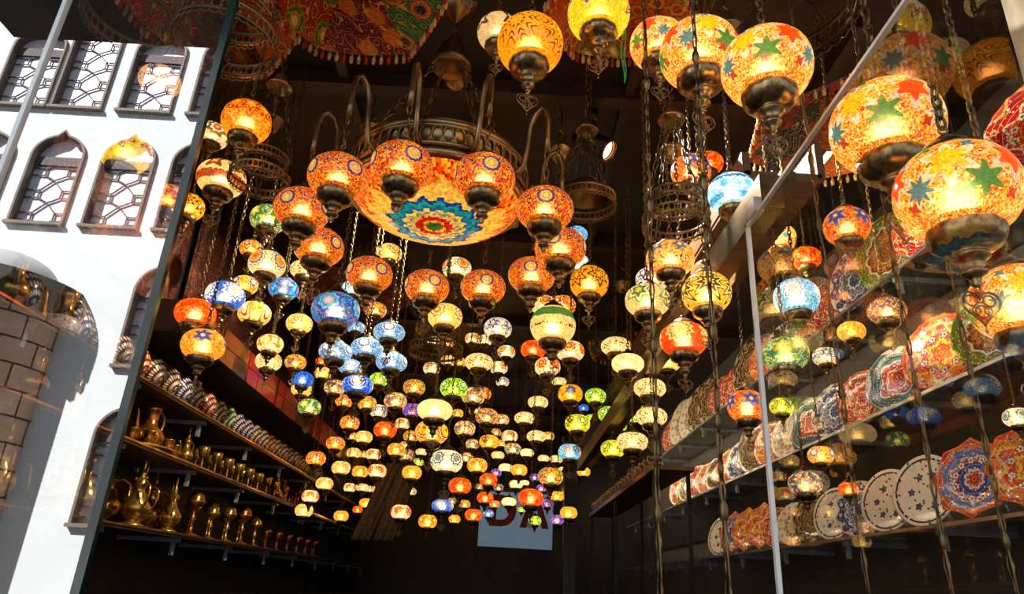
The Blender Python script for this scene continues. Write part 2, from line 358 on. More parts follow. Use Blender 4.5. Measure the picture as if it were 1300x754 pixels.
 'crmul':   dict(bg=['#ffecb8', '#fff4d8', '#ffdf96', '#f6c86a', '#e8a09a'], S=11, n=4, Rr=.56, yc=.1, m=6, k=.24, rings=[(0, '#ffd23a'), (.25, '#1a7a5a'), (.55, '#fff0c0'), (.75, '#58a07a')]),
 'yblk':    dict(bg=['#ffd848', '#ffe47a', '#f6c62a'], S=8, n=5, Rr=.62, m=9, k=.3, rings=[(0, '#ffe47a'), (.28, '#2c2410'), (.56, '#ffe890'), (.8, '#3a2c10')]),
 'crbrn':   dict(bg=['#f6dca6', '#fbe6ba', '#ecca8e'], S=8, n=4, Rr=.6, m=6, k=.34, rings=[(0, '#fbe6ba'), (.3, '#5a3418'), (.6, '#f6dca6')], E=.85),
 'redstar': dict(bg=['#f2380c', '#ff4c14', '#e02a0a', '#ff6a20'], S=9, n=4, Rr=.72, m=12, k=.12, yc=.08, rings=[(0, '#fff0b0'), (.4, '#ffdf8a'), (.52, '#8a3a1a'), (.6, '#ffe49a'), (.8, None)], seam=.03, dark=.6),
 'redflo':  dict(bg=['#ff7a1c', '#ff9c34', '#e8420e', '#ffc45a', '#c8240e'], S=10, n=5, Rr=.46, yc=.12, m=6, k=.3, rings=[(0, '#ffe9b0'), (.2, '#2438c0'), (.6, '#1e88c8'), (.8, None)]),
 'lbl2':    dict(bg=['#aee4ee', '#d8f4f4', '#7ad0e4', '#f6fbf0'], S=10, n=6, Rr=.36, m=6, k=.2, yc=-.05, rings=[(0, '#58d0e8'), (.5, '#e4f8f8'), (.8, None)], bands=[(.22, .4, ['#1e78b8', '#2a8ccc', '#1a5c9c']), (-.7, -.45, ['#2a8ccc', '#58b0dc'])]),
 'crflk':   dict(bg=['#f0dcb8', '#fff0d8', '#d8bc90', '#f6e6c8'], S=15, n=4, Rr=.5, yc=.1, m=4, k=.34, rings=[(0, '#f0e0c0'), (.35, '#3a2a3a'), (.7, None)], seam=.12, dark=.3, E=.8),
 'ambdart': dict(bg=['#ffae18', '#ffc030', '#f79a10', '#ffb828', '#e88408'], S=12, n=4, Rr=.74, yc=.05, m=10, k=.2, gap_=.3, rings=[(0, '#ffb824'), (.3, '#7a1408'), (.42, '#ffb41c'), (.6, '#5a1006'), (.72, '#ffae18'), (.86, '#7a1a08')], seam=.08),
 'yelstar': dict(bg=['#ffe01c', '#ffd60e', '#ffea50'], S=11, n=4, Rr=.56, yc=.22, m=8, k=.24, rings=[(0, '#ffffff'), (.3, '#f2f0ea'), (.5, '#b8b4b0'), (.6, '#d8200e'), (.76, '#ffe01c'), (.86, '#1c2cb8')], seam=.03, dark=.7),
 'flw':     dict(bg=['#ff8a0e', '#ffae1a', '#ffc62e', '#ffe27a', '#fff2c8', '#f2560a', '#ff7a10', '#ffd24a', '#e02c0c', '#ffb820', '#ffc22a', '#fff6d8'], S=19, E=1.15, jit=.35, seam=.08, dark=.45, layers=[
     dict(n=3, ph=.0, yc=.06, Rr=.42, m=6, k=.26, gap=.58, gs=1, rings=[(0, '#ffd81e'), (.58, '#fffaf0'), (.84, None)]),
     dict(n=3, ph=.5, yc=.1, Rr=.42, m=6, k=.26, gap=.58, gs=1, rings=[(0, '#ff4a0c'), (.58, '#d8d0c8'), (.84, None)]),
     dict(n=3, ph=.25, yc=-.3, Rr=.28, m=8, k=.3, gap=.6, gs=1, rings=[(0, '#1a86a8'), (.62, '#ffe9cc'), (.84, None)]),
     dict(n=3, ph=.76, yc=-.34, Rr=.26, m=6, k=.34, rings=[(0, '#0f8a3a'), (.8, None)]),
     dict(n=4, ph=.1, yc=.56, Rr=.17, m=4, k=.3, rings=[(0, '#128a3a'), (.75, None)]),
     dict(n=5, ph=.37, yc=.42, Rr=.12, m=4, k=.3, rings=[(0, '#2a88b8'), (.75, None)]),
     dict(n=5, ph=.2, yc=.74, Rr=.15, m=5, k=.3, rings=[(0, '#ff5a14'), (.75, None)]),
     dict(n=7, ph=.2, yc=-.55, Rr=.11, m=4, k=.3, rings=[(0, '#b8201a'), (.75, None)])]),
}
BLUES = set('bwf_d teal tealbig dbl wteal pbl lbl bwf dblr purp lblr lbl2 lime'.split())
_mc = {}
def kmat(k, near=True):
    if (k, near) not in _mc:
        d = dict(KM[k]); d['S'] = d['S'] * (1.6 if near else .9)
        if not near: d['glow'] = .15; d['seam'] = .1; d['jit'] = .45
        if k in BLUES: d['warm'] = False
        _mc[(k, near)] = mosaic('mosaic_' + k, **d)
    return _mc[(k, near)]
def textile(name, base, rings, dots, sc=2.4, line='#e8c040'):
    g = G(name); u, v = g.uv(); vec = g.vec(u, v)
    nz = g.noise(vec, 5., 2)
    wob = g.mix(.06, vec, nz.outputs['Color'], 'ADD')
    vo = g.vor(wob, sc, rnd=.55)
    col, al = g.ramp(g.v(vo.outputs['Distance']) * 1.7, [(p, lin(c) if c else (0, 0, 0, 0)) for p, c in rings])
    b = g.mix((g.v(g.noise(vec, 2.2, 1).outputs[0])).f('GREATER_THAN', .53), lin(base[0]), lin(base[1]))
    c = g.mix(al, b, col)
    d = g.vor(vec, 34, rnd=.6); dm = g.v(d.outputs['Distance']).f('LESS_THAN', .2)
    c = g.mix(dm * .9, c, g.pal(g.sep(d.outputs['Color'])[0], dots))
    w = g.v(g.noise(vec, 4.5, 1).outputs[0]) * 9.
    lm = (w.f('FRACT') - .5).f('ABSOLUTE').f('LESS_THAN', .05)
    c = g.mix(lm, c, lin(line))
    return g.done(g.pbsdf(Base_Color=c, Roughness=.8))
M['tex_green'] = textile('embroidered_green_cloth', ('#128a4a', '#0f7a42'), [(0, '#1a1a5a'), (.22, '#c8541a'), (.32, '#c8b03a'), (.42, '#c81e1e'), (.5, None)], ['#e0b43a', '#c8281e', '#12703a'])
M['tex_red'] = textile('embroidered_red_cloth', ('#b0261a', '#9a1c1a'), [(0, '#e8e07a'), (.18, '#b8901e'), (.32, '#3a6a24'), (.46, '#7a941e'), (.54, None)], ['#e8a03a', '#2a7a3a', '#e86a2a'])
M['tex_maroon'] = textile('embroidered_maroon_cloth', ('#6a1626', '#7a2030'), [(0, '#f0641a'), (.16, '#c8842a'), (.36, '#a82a1a'), (.46, None)], ['#2a3a9a', '#d8a03a', '#c83a1a'])
M['tex_orange'] = textile('embroidered_orange_cloth', ('#d8481a', '#e0601e'), [(0, '#c8201a'), (.2, '#e8a02a'), (.34, '#7a6a2a'), (.44, None)], ['#e8c03a', '#a81a1a', '#3a8a3a'])
M['tex_teal'] = textile('embroidered_teal_cloth', ('#14584e', '#1c4a6a'), [(0, '#c8301a'), (.2, '#6a8a2a'), (.36, '#c83a6a'), (.46, None)], ['#e8702a', '#c8c03a', '#d84a7a'])
M['tex_dark'] = textile('dark_red_kilim', ('#5a1a12', '#4a1410'), [(0, '#8a5a2a'), (.2, '#7a1e14'), (.38, '#24402e'), (.5, None)], ['#8a3a1a', '#a8702a', '#3a2a1a'], 2.6, '#8a5a24')
M['tassel'] = plain('tassel_thread', '#d8b070', .9, var=.5, scale=60)
M['tassel_red'] = plain('red_tassel_thread', '#b8201a', .9, var=.3, scale=60)
M['shawl'] = plain('grey_brown_patterned_shawl', '#8a7860', .9, var=.6, scale=45)

def ceramic(name, ring, dots, m=8, k=.1, dsc=9.):
    """painted plate: rings and petals around the centre, strewn with small painted blobs"""
    g = G(name); X, Y = g.uv(); r = (X * X + Y * Y).f('SQRT'); a = Y.f('ARCTAN2', X)
    rp = r * ((a * float(m)).f('COSINE') * k + 1.)
    col, al = g.ramp(rp.f('MINIMUM', 1.), [(p, c) for p, c in ring])
    # one ring of painted flowers, a border of small dabs, fine lines between
    band = ((r * 10.).f('FRACT') - .5).f('ABSOLUTE').f('LESS_THAN', .035)
    col = g.mix(band * .8, col, lin('#fff2dc'))
    nf = float(m + 3); cell = (a / (2 * pi) * nf + .5).f('FRACT') - .5
    for rc_, w, cols in ((.47, .1, dots), (.8, .075, dots[::-1])):
        ax = cell * (2 * pi * rc_ / nf); ay = r - rc_; d = (ax * ax + ay * ay).f('SQRT') / w
        an = ay.f('ARCTAN2', ax); d = d * ((an * 5.).f('COSINE') * .22 + 1.)
        fc, al = g.ramp(d.f('MINIMUM', 1.), [(0, cols[0]), (.3, cols[1]), (.68, cols[2]), (.86, lin('#20242c')), (.95, (0, 0, 0, 0))]); col = g.mix(al, col, fc)
        if rc_ > .6: nf = nf
    vo = g.vor(g.vec(X, Y), dsc * 1.5, rnd=.7); sel = g.sep(vo.outputs['Color'])
    dm = g.v(vo.outputs['Distance']).f('LESS_THAN', .26) * sel[2].f('GREATER_THAN', .5)
    col = g.mix(dm, col, g.pal(sel[0], dots))
    p = g.pbsdf(Base_Color=col, Roughness=.18); return g.done(p)
PK = {
 'red':    ('red and cream', dict(ring=[(0, '#c8281a'), (.2, '#f0d8b0'), (.26, '#d83a1a'), (.55, '#f0d8b0'), (.6, '#b8221a'), (.86, '#e8b060'), (.94, '#d8481a')], dots=['#2a4a9a', '#f0e0c0', '#e89a2a', '#2a7a4a'], m=8, k=.12)),
 'blue':   ('blue and white', dict(ring=[(0, '#24387a'), (.22, '#e8e4da'), (.3, '#2a58a0'), (.56, '#dfe6e8'), (.62, '#1e3a78'), (.9, '#e8e0d0')], dots=['#c83a1a', '#3a9ab0', '#f0ead8', '#e8a03a'], m=10, k=.08)),
 'green':  ('green rimmed', dict(ring=[(0, '#8a5a24'), (.3, '#c8a03a'), (.42, '#e8d8b0'), (.48, '#8a3a1a'), (.62, '#e8dcc0'), (.68, '#5a8a1e'), (.96, '#7aa02a')], dots=['#d8a02a', '#e87a2a', '#3a6a1e', '#f0e0b0'], m=12, k=.05)),
 'orange': ('orange and yellow', dict(ring=[(0, '#e8641a'), (.25, '#f8d03a'), (.36, '#e8541a'), (.6, '#f8c83a'), (.7, '#f0862a'), (.92, '#e8501a')], dots=['#2a58b0', '#fff0c8', '#c8281a', '#3a9a5a'], m=6, k=.2)),
 'teal':   ('teal and terracotta', dict(ring=[(0, '#c8401e'), (.3, '#e8d8b8'), (.35, '#c8481e'), (.52, '#f0e4cc'), (.57, '#2a6a72'), (.92, '#e0d8c0')], dots=['#f0e4cc', '#c8301a', '#1c4a5a', '#d89a3a'], m=4, k=.15)),
 'brown':  ('brown and gold filigree', dict(ring=[(0, '#6a4a24'), (.3, '#a8843a'), (.4, '#5a3a1c'), (.7, '#b89a5a'), (.76, '#4a3420'), (.94, '#c8b080')], dots=['#a83a1a', '#3a6a4a', '#d8b060', '#2a3a6a'], m=9, k=.1, dsc=12.)),
 'bird':   ('cream tulip-painted', dict(ring=[(0, '#efe6d2'), (.84, '#1e2a4a'), (.9, '#efe6d2')], dots=['#b8281e', '#2a4a8a', '#2a7a5a', '#efe6d2', '#efe6d2', '#efe6d2'], m=3, k=.0, dsc=5.)),
 'flower': ('orange flower-shaped', dict(ring=[(0, '#c83a1a'), (.18, '#e8e0d0'), (.24, '#2a4a9a'), (.46, '#e8782a'), (.52, '#f0e6d0'), (.58, '#5a7ac0'), (.78, '#f0701a'), (.94, '#d8481a')], dots=['#2a58b0', '#fff0e0', '#c8281a', '#8ab0d8'], m=8, k=.1)),
 'pale':   ('pale cream lace-painted', dict(ring=[(0, '#d8c090'), (.3, '#f4e8cc'), (.5, '#c8a878'), (.6, '#f4ead0')], dots=['#b88a5a', '#8a6a5a', '#e8d8b0', '#a85a3a'], m=10, k=.1, dsc=14.)),
}
for k_, (d_, a_) in PK.items(): M['plate_' + k_] = ceramic('painted_ceramic_' + k_, **a_)

def bowl_mat(name, c, dots):
    g = G(name); u, v = g.uv()
    vec = g.vec(u * 26., v * 7.); vo = g.vor(vec, 1., rnd=.0); dm = g.v(vo.outputs['Distance']).f('LESS_THAN', .34)
    col = g.mix(dm, lin(c), g.pal(g.sep(vo.outputs['Color'])[0], dots)); return g.done(g.pbsdf(Base_Color=col, Roughness=.2))
BK = {'navy': ('#1c2248', ['#d8d4e0', '#c8b8c0', '#e0c0a8']), 'brown': ('#4a2c1a', ['#e8d8b8', '#d8b080', '#e8e0c8']), 'red': ('#7a1a14', ['#f0d8b0', '#e8a04a', '#d8d0c0']), 'green': ('#1e4a2c', ['#e8e0b0', '#d8c060', '#c8d8b0'])}
for k_, a_ in BK.items(): M['bowl_' + k_] = bowl_mat('dotted_ceramic_' + k_, *a_)
M['medallion'] = mosaic('chandelier_bowl_mosaic', bg=['#e8560f', '#f08a1c', '#d8360c', '#f0b030', '#b81c0c', '#f07a18'], S=95, rings=[(0, '#1c6a2a'), (.08, '#8a3a14'), (.11, '#e8b040'), (.15, '#c81e10'), (.24, '#d8b878'), (.29, '#8a8a80'), (.33, '#f0c860'), (.38, '#1c6ab0'), (.45, '#1a9aa0'), (.52, '#2438a8'), (.58, '#f4c458'), (.78, '#f0b848'), (.84, None)], m=16, k=.07, Rr=.31, planar=True, E=.95, glow=0)

# ------------------------------------------------------------ the setting: shop shell
CZ = 4.05
struct('ceiling', MB().box((0, 6.13, CZ + .1), (5.2, 12.74, .2)), M['ceiling'])
struct('floor', MB().box((0, 6.2, -.05), (5.2, 12.6, .1)), M['floor'])
struct('wall_left', MB().box((-2.4, 6.9, 2), (.2, 11.2, 4.3)), M['wall_dark'])
struct('wall_right', MB().box((2.5, 6.9, 2), (.2, 11.2, 4.3)), M['wall_grey'])
struct('wall_back', MB().box((0, 12.6, 2), (5.2, .2, 4.3)), M['wall_dark'])
struct('street', MB().box((0, -8, -.1), (60, 24, .1)), M['asphalt'])
struct('wall_sun_block', MB().box((-6, 7, 4.4), (7, 11.4, 9)), M['wall_dark'])  # unseen block added to keep the sun out from the left
struct('wall_sun_block_upper', MB().box((2, 6.9, 6.8), (9.2, 13.85, 5)), M['wall_dark'])  # unseen mass added over the shop to shade it from the sun
struct('wall_front_pilaster', MB().box((2.3, 1.65, 2.1), (1, .7, 4.2)), M['beige'])
for i_, y in enumerate((3.0, 4.7, 6.5, 8.4, 10.3)):
    struct('trim_%d' % (i_ + 1), MB().box((0, y, CZ - .04), (4.5, .09, .08)).box((0, y + .09, CZ - .015), (4.5, .03, .03)), M['beam'])
for i_, x in enumerate((-.93, .55, 1.5)):
    struct('trim_%d' % (i_ + 6), MB().box((x, 7.2, CZ - .03), (.05, 9.6, .06)), M['beam'])
# header over the right hand glass, with a soffit board beside it
struct('trim_9', MB().box((.8, 4.6, 2.8), (.07, 5.4, .12)).box((.86, 4.6, 2.865), (.05, 5.4, .02)), M['bronze'])
struct('trim_10', MB().box((1.02, 7.1, 3.12), (.3, 9.6, .035)).box((1.17, 7.1, 3.2), (.03, 9.6, .16)).box((.88, 7.1, 3.17), (.03, 9.6, .1)), M['soffit'])
struct('pillar', MB().box((.88, 9.2, 1.7), (.16, .16, 3.4)).box((.88, 9.2, 3.43), (.22, .22, .06)), M['black'])
# added fill light: an unseen LED strip behind the header, brightening the plates
def added_led_strip(x, y0, y1, z, aim, w, lab, parent_name='added_led_profile'):
    t = empty('added_led_profile', (x, (y0 + y1) / 2, z), lab, 'light strip')
    obj('housing', MB().box((0, 0, .008), (.03, y1 - y0, .016)), M['silver'], t, False)
    obj('diffuser', MB().box((0, 0, -.002), (.022, y1 - y0, .006)), plain('added_led_diffuser', '#ffe2b0', .5, emit='#ffdca0', estr=3, var=0), t, False)
    ld = bpy.data.lights.new('added_led_light', 'AREA'); ld.shape = 'RECTANGLE'; ld.size = y1 - y0; ld.size_y = .03; ld.energy = w; ld.color = (1, .8, .55)
    o = bpy.data.objects.new('added_led_light', ld); COL.objects.link(o); o.parent = t; o.location = (0, 0, -.01)
    d = Vector(aim).normalized(); o.rotation_euler = d.to_track_quat('-Z', 'Y').to_euler()
added_led_strip(1.215, 2.3, 11.5, 3.245, (1, 0, .08), 80, 'added unseen warm light strip behind the brown header facing the plates')

# low cladding and cupboards under the shelves
def cupboard(x, s, label):
    t = empty('base_cupboard', (x, 7, 0), label, 'cupboard')
    obj('carcass', MB().box((0, 0, .72), (.42, 9.4, 1.36)).box((-.01 * s, 0, 1.42), (.43, 9.44, .04)), M['wood'], t, False)
    for i in range(10):
        d = obj('door', MB().box((-.22 * s, -4.22 + i * .94, .7), (.025, .9, 1.26)).box((-.235 * s, -4.22 + i * .94, .7), (.012, .66, 1.0)), M['wood'], t, False)
        obj('handle', MB().tube([(-.255 * s, -3.86 + i * .94, .62), (-.27 * s, -3.86 + i * .94, .66), (-.27 * s, -3.86 + i * .94, .8), (-.255 * s, -3.86 + i * .94, .84)], .008), M['brass'], d)
cupboard(-2.07, -1, 'dark wood cupboards along the left wall under the brass ewers')
cupboard(2.17, 1, 'dark wood cupboards along the right wall under the tulip plates')

# ------------------------------------------------------------ shop glass
def pane(name, axis, pos, a0, a1, z0, z1, mat, label, edge, eat, seams=()):
    t = empty(name, (0, 0, 0), label, 'glass pane')
    P = (lambda a, z: (a, pos, z)) if axis == 'Y' else (lambda a, z: (pos, a, z))
    mb = MB(); mb.v = [Vector(P(a0, z0)), Vector(P(a1, z0)), Vector(P(a1, z1)), Vector(P(a0, z1))]; mb.face((0, 1, 2, 3))
    t['kind'] = 'thing'
    obj('glass_sheet', mb, mat, t, False)
    w = .016
    c = P(a1 + w / 2, (z0 + z1) / 2); d = (w, .014, z1 - z0) if axis == 'Y' else (.012, w, z1 - z0)
    obj('polished_edge', MB().box(c, d), edge, t, False)
    for s in seams:
        c = P(s, (z0 + z1) / 2); d = (.010, .016, z1 - z0) if axis == 'Y' else (.016, .01, z1 - z0)
        obj('joint_seal', MB().box(c, d), M['bright_edge'], t, False)
    return t
pl = pane('shop_window', 'Y', 1.3, -2.5, -.714, .25, CZ, M['mirror_glass'], 'left glass pane reflecting the white building with arched windows', M['glass_edge'], 1, (-1.10,))
pr = pane('glass_partition', 'X', .755, .2, 2.0, .25, 2.72, M['shop_glass'], 'right glass partition with bright edge and lantern reflections', M['bright_edge'], 1)
obj('top_edge', MB().box((.755, 1.1, 2.725), (.012, 1.8, .01)), M['bright_edge'], pr, False)
obj('clamp', MB().box((.755, 1.93, 2.75), (.03, .06, .05)), M['silver'], pr, False)
struct('baseboard_left', MB().box((-1.6, 1.32, .125), (1.8, .1, .25)), M['plinth'])
struct('baseboard_right', MB().box((.755, 1.1, .125), (.1, 1.85, .25)), M['plinth'])

# ------------------------------------------------------------ white building across the street
FY = -9.4     # its front plane; the left pane mirrors it
def arch_outline(x0, x1, z0, z1, kind):
    if kind == 'rect': return [(x0, z0), (x1, z0), (x1, z1), (x0, z1)]
    w = (x1 - x0) / 2; c = (x0 + x1) / 2; pts = [(x0, z0), (x1, z0)]
    if kind == 'ogee':
        h = w * 1.15; zs = z1 - h
        for i in range(0, 9):
            t = i / 8; a = t * pi / 2 * .86
            pts.append((c + w * cos(a) * (1 - .0 * t), zs + h * .8 * sin(a)))
        pts.append((c, z1))
        for i in range(8, -1, -1):
            t = i / 8; a = t * pi / 2 * .86
            pts.append((c - w * cos(a), zs + h * .8 * sin(a)))
    else:
        h = w * .75; zs = z1 - h
        for i in range(0, 13):
            a = pi * i / 12; pts.append((c + w * math.copysign(abs(cos(a)) ** .7, cos(a)), zs + h * sin(a) ** .8 if sin(a) > 1e-6 else zs))
    return pts
WINS = []
for cx0, cx1 in ((-10.85, -9.8), (-9.62, -8.65), (-8.24, -7.24), (-6.8, -5.8)):
    WINS.append((cx0, cx1, 10.22, 12.05 if cx0 != -9.62 else 12.3, 'rect' if cx0 == -9.62 else 'round'))
for cx0, cx1 in ((-11.05, -10.06), (-9.64, -8.66), (-8.23, -7.25), (-6.84, -5.86)): WINS.append((cx0, cx1, 7.55, 9.6, 'ogee'))
for z0 in (4.86, 2.2): WINS.append((-6.88, -5.9, z0, z0 + 2.0, 'ogee'))
holes = [arch_outline(*w) for w in WINS]
outer = [(-16, 0), (-5.2, 0), (-5.2, 14.5), (-16, 14.5)]
polys = [[Vector((x, z, 0)) for x, z in outer]] + [[Vector((x, z, 0)) for x, z in h] for h in holes]
flat = [p for q in polys for p in q]
mb = MB(); mb.v = [Vector((p.x, FY, p.y)) for p in flat]
for t_ in tessellate_polygon(polys): mb.face(t_)
b0 = len(mb.v); mb.box((-10.6, FY - .9, 7.25), (10.8, .2, 14.5)); mb.box((-10.6, FY - .4, 14.4), (10.8, .8, .2)); mb.box((-5.3, FY - .45, 7.25), (.2, .8, 14.5))
struct('wall_facade', mb, M['white_render'])
for i_, w in enumerate(WINS):
    o = arch_outline(*w); c = ((w[0] + w[1]) / 2, (w[2] + w[3]) / 2); dep = .15
    big = arch_outline(w[0] - .045, w[1] + .045, w[2] - .045, w[3] + .05, w[4])
    fr = MB(); P0 = [(x, FY + .001, z) for x, z in o]; P1 = [(x, FY + .06, z) for x, z in o]; B1 = [(x, FY + .06, z) for x, z in big]; B0 = [(x, FY - .001, z) for x, z in big]
    fr.quadstrip(P0, P1, True); fr.quadstrip(P1, B1, True); fr.quadstrip(B1, B0, True)
    fr.box((c[0], FY + .05, w[2] - .035), (w[1] - w[0] + .14, .11, .06))
    wo = struct('window_%d' % (i_ + 1), fr, M['frame_tan'])
    rv = MB(); rv.quadstrip([(x, FY, z) for x, z in o], [(x, FY - dep, z) for x, z in o], True); obj('window_reveal', rv, M['reveal'], wo, False)
    gp = MB(); gp.v = [Vector((x, FY - dep + .01, z)) for x, z in o]
    for t_ in tessellate_polygon([[Vector((x, z, 0)) for x, z in o]]): gp.face(t_)
    obj('window_pane', gp, M['wpane'], wo, False)
    la = MB(); y = FY - dep + .04; x0, x1 = w[0], w[1]; W_ = x1 - x0; top = w[3] if w[4] == 'rect' else w[2] + 1.38
    z = w[2]; hh = .5
    while z < top - .1:
        zt = lambda q: min(z + q * hh, top)
        L = [[(x0 + .5 * W_, zt(0)), (x0 + .28 * W_, zt(.22))], [(x0 + .5 * W_, zt(0)), (x0 + .72 * W_, zt(.22))], [(x0 + .28 * W_, zt(.22)), (x0 + .28 * W_, zt(.55))], [(x0 + .72 * W_, zt(.22)), (x0 + .72 * W_, zt(.55))],
             [(x0 + .28 * W_, zt(.55)), (x0 + .5 * W_, zt(1))], [(x0 + .72 * W_, zt(.55)), (x0 + .5 * W_, zt(1))],
             [(x0, zt(.22)), (x0 + .28 * W_, zt(.22))], [(x1, zt(.22)), (x0 + .72 * W_, zt(.22))], [(x0, zt(.55)), (x0 + .28 * W_, zt(.55))], [(x1, zt(.55)), (x0 + .72 * W_, zt(.55))]]
        for (a, b) in L:
            if a != b: la.tube([(a[0], y, a[1]), (b[0], y, b[1])], .016, 4)
        z += hh
    if w[4] != 'rect': la.box((c[0], y, top + .05), (W_, .06, .2))
    obj('window_lattice', la, M['lattice'], wo, False)
# round brick tower in front of that wall
def arc(r, z, a0=-pi / 2, a1=pi / 2, n=48, cx=-9.35): return [(cx + r * sin(a0 + (a1 - a0) * i / n), FY + r * cos(a0 + (a1 - a0) * i / n), z) for i in range(n + 1)]
tw = MB(); n = 48; A = arc(1.3, 0); B = arc(1.3, 5.75); b = len(tw.v); tw.v += [Vector(p) for p in A + B]
for i in range(n): tw.face((b + i, b + i + 1, b + n + 2 + i, b + n + 1 + i), [(i / n * 4.08, 0), ((i + 1) / n * 4.08, 0), ((i + 1) / n * 4.08, 5.75), (i / n * 4.08, 5.75)])
to = struct('wall_tower', tw, M['brick'], None, True)
rim = MB()
rim.quadstrip(arc(1.52, 5.95), arc(1.52, 6.14)); rim.quadstrip(arc(1.52, 6.14), arc(1.1, 6.16)); rim.quadstrip(arc(1.3, 5.95), arc(1.52, 5.95))
obj('tower_rim', rim, M['stone_dark'], to, False)
cb = MB()
for i in range(17):
    a = -pi / 2 + pi * i / 16
    Mx = Matrix.Translation((-9.35, FY, 0)) @ Matrix.Rotation(-a, 4, 'Z')
    cb.box((0, 1.41, 5.83), (.11, .2, .26), Mx); cb.box((0, 1.36, 5.66), (.1, .1, .12), Mx)
obj('tower_corbel_ring', cb, M['stone_dark'], to, False)
dm = MB(); dm.lathe([(1.05 * cos(t * pi / 2 / 12), 6.1 + .75 * sin(t * pi / 2 / 12)) for t in range(13)], 40, Matrix.Translation((-9.35, FY + .02, 0)))
obj('tower_dome', dm, M['dome'], to)
# ------------------------------------------------------------ lantern parts (unit globe radius)
GLOBE = {'oval': .73, 'flat': .6, 'round': .86}
_me = {}
def globe_mesh(shape, kind, lod):
    key = ('g', shape, kind, lod)
    if key not in _me:
        h = GLOBE[shape]; n = (16, 12, 9)[lod]; pr = []
        a0, a1 = -R(57), R(68)
        for i in range(n + 1):
            a = a0 + (a1 - a0) * i / n
            pr.append((abs(cos(a)) ** .86, h * math.copysign(abs(sin(a)) ** .95, sin(a))))
        _me[key] = MB().lathe(pr, (40, 28, 18)[lod]).mesh('globe', kmat(kind, lod == 0))
    return _me[key]
def cup_mesh(shape, lod):
    key = ('c', shape, lod)
    if key not in _me:
        zb = GLOBE[shape] * math.copysign(abs(sin(R(57))) ** .95, -1) + .1
        pr = [(.56, zb + .05), (.615, zb + .045), (.62, zb - .03), (.585, zb - .06), (.58, zb - .1), (.585, zb - .22), (.53, zb - .37), (.4, zb - .47), (.27, zb - .5), (.25, zb - .54), (.29, zb - .58), (.29, zb - .62), (.22, zb - .66), (.18, zb - .74), (.16, zb - .84), (.2, zb - .87), (.19, zb - .92), (.1, zb - .97), (.07, zb - 1.05), (.09, zb - 1.09), (.03, zb - 1.16)]
        mb = MB().lathe(pr, (40, 20, 12)[lod], flute=(.055, 10, zb - .47, zb - .09))
        if lod == 0:
            for j in range(36):
                a = 2 * pi * j / 36; c = Vector((.612 * cos(a), .612 * sin(a), zb + .01))
                mb.lathe([(0, -.026), (.026, 0), (0, .026)], 5, Matrix.Translation(c))
        if lod < 2:
            for j in range(5):
                a = 2 * pi * j / 5 + .5; r1, r2 = .59, .52; z1, z2 = zb - .15, zb - .32
                T = Vector((-sin(a), cos(a), 0)); O = lambda r, z, t: Vector((r * cos(a), r * sin(a), z)) + T * t
                b = len(mb.v); mb.v += [O(r1, z1, 0), O(.575, zb - .235, .04), O(r2, z2, 0), O(.575, zb - .235, -.04)]; mb.face((b, b + 1, b + 2, b + 3), None, 1)
        _me[key] = mb.mesh('base_cup', [M['bronze'] if lod else M['brass'], M['hole']])
    return _me[key]
def cap_mesh(shape, lod):
    key = ('k', shape, lod)
    if key not in _me:
        zt = GLOBE[shape] * sin(R(68)) ** .95
        pr = [(.5, zt - .08), (.56, zt - .07), (.56, zt - .02), (.5, zt + .03), (.4, zt + .14), (.22, zt + .24), (.15, zt + .28), (.17, zt + .32), (.12, zt + .37), (.05, zt + .4), (.03, zt + .46)]
        mb = MB().lathe(pr, (32, 18, 10)[lod])
        k = (14, 10, 6)[lod]
        mb.tube([(.075 * cos(2 * pi * i / k), 0, zt + .53 + .085 * sin(2 * pi * i / k)) for i in range(k)], .022, (6, 5, 3)[lod], True)
        if lod == 0:
            for j in range(3):   # the three wires that hold globe and cup together
                a = 2 * pi * j / 3 + .3
                mb.tube([(.49 * cos(a), .49 * sin(a), zt - .02), (.55 * cos(a), .55 * sin(a), zt - .08)], .012, 4)
        _me[key] = mb.mesh('cap', M['bronze'] if lod else M['brass'])
        _me[('zt', shape)] = zt + .6
    return _me[key]
def chain_mesh(n, lod):
    key = ('h', n, lod)
    if key not in _me:
        mb = MB(); k = (10, 6, 4)[lod]; r = (.032, .034, .04)[lod]; L = CH_L
        for i in range(n):
            pts = []
            for j in range(k):
                a = 2 * pi * j / k; x = .075 * cos(a); z = (i + .5) * L + .64 * L * sin(a)
                pts.append((x, 0, z) if i % 2 == 0 else (0, x, z))
            mb.tube(pts, r, (5, 4, 3)[lod], True)
        _me[key] = mb.mesh('chain', M['bronze'])
    return _me[key]
CH_L = .24
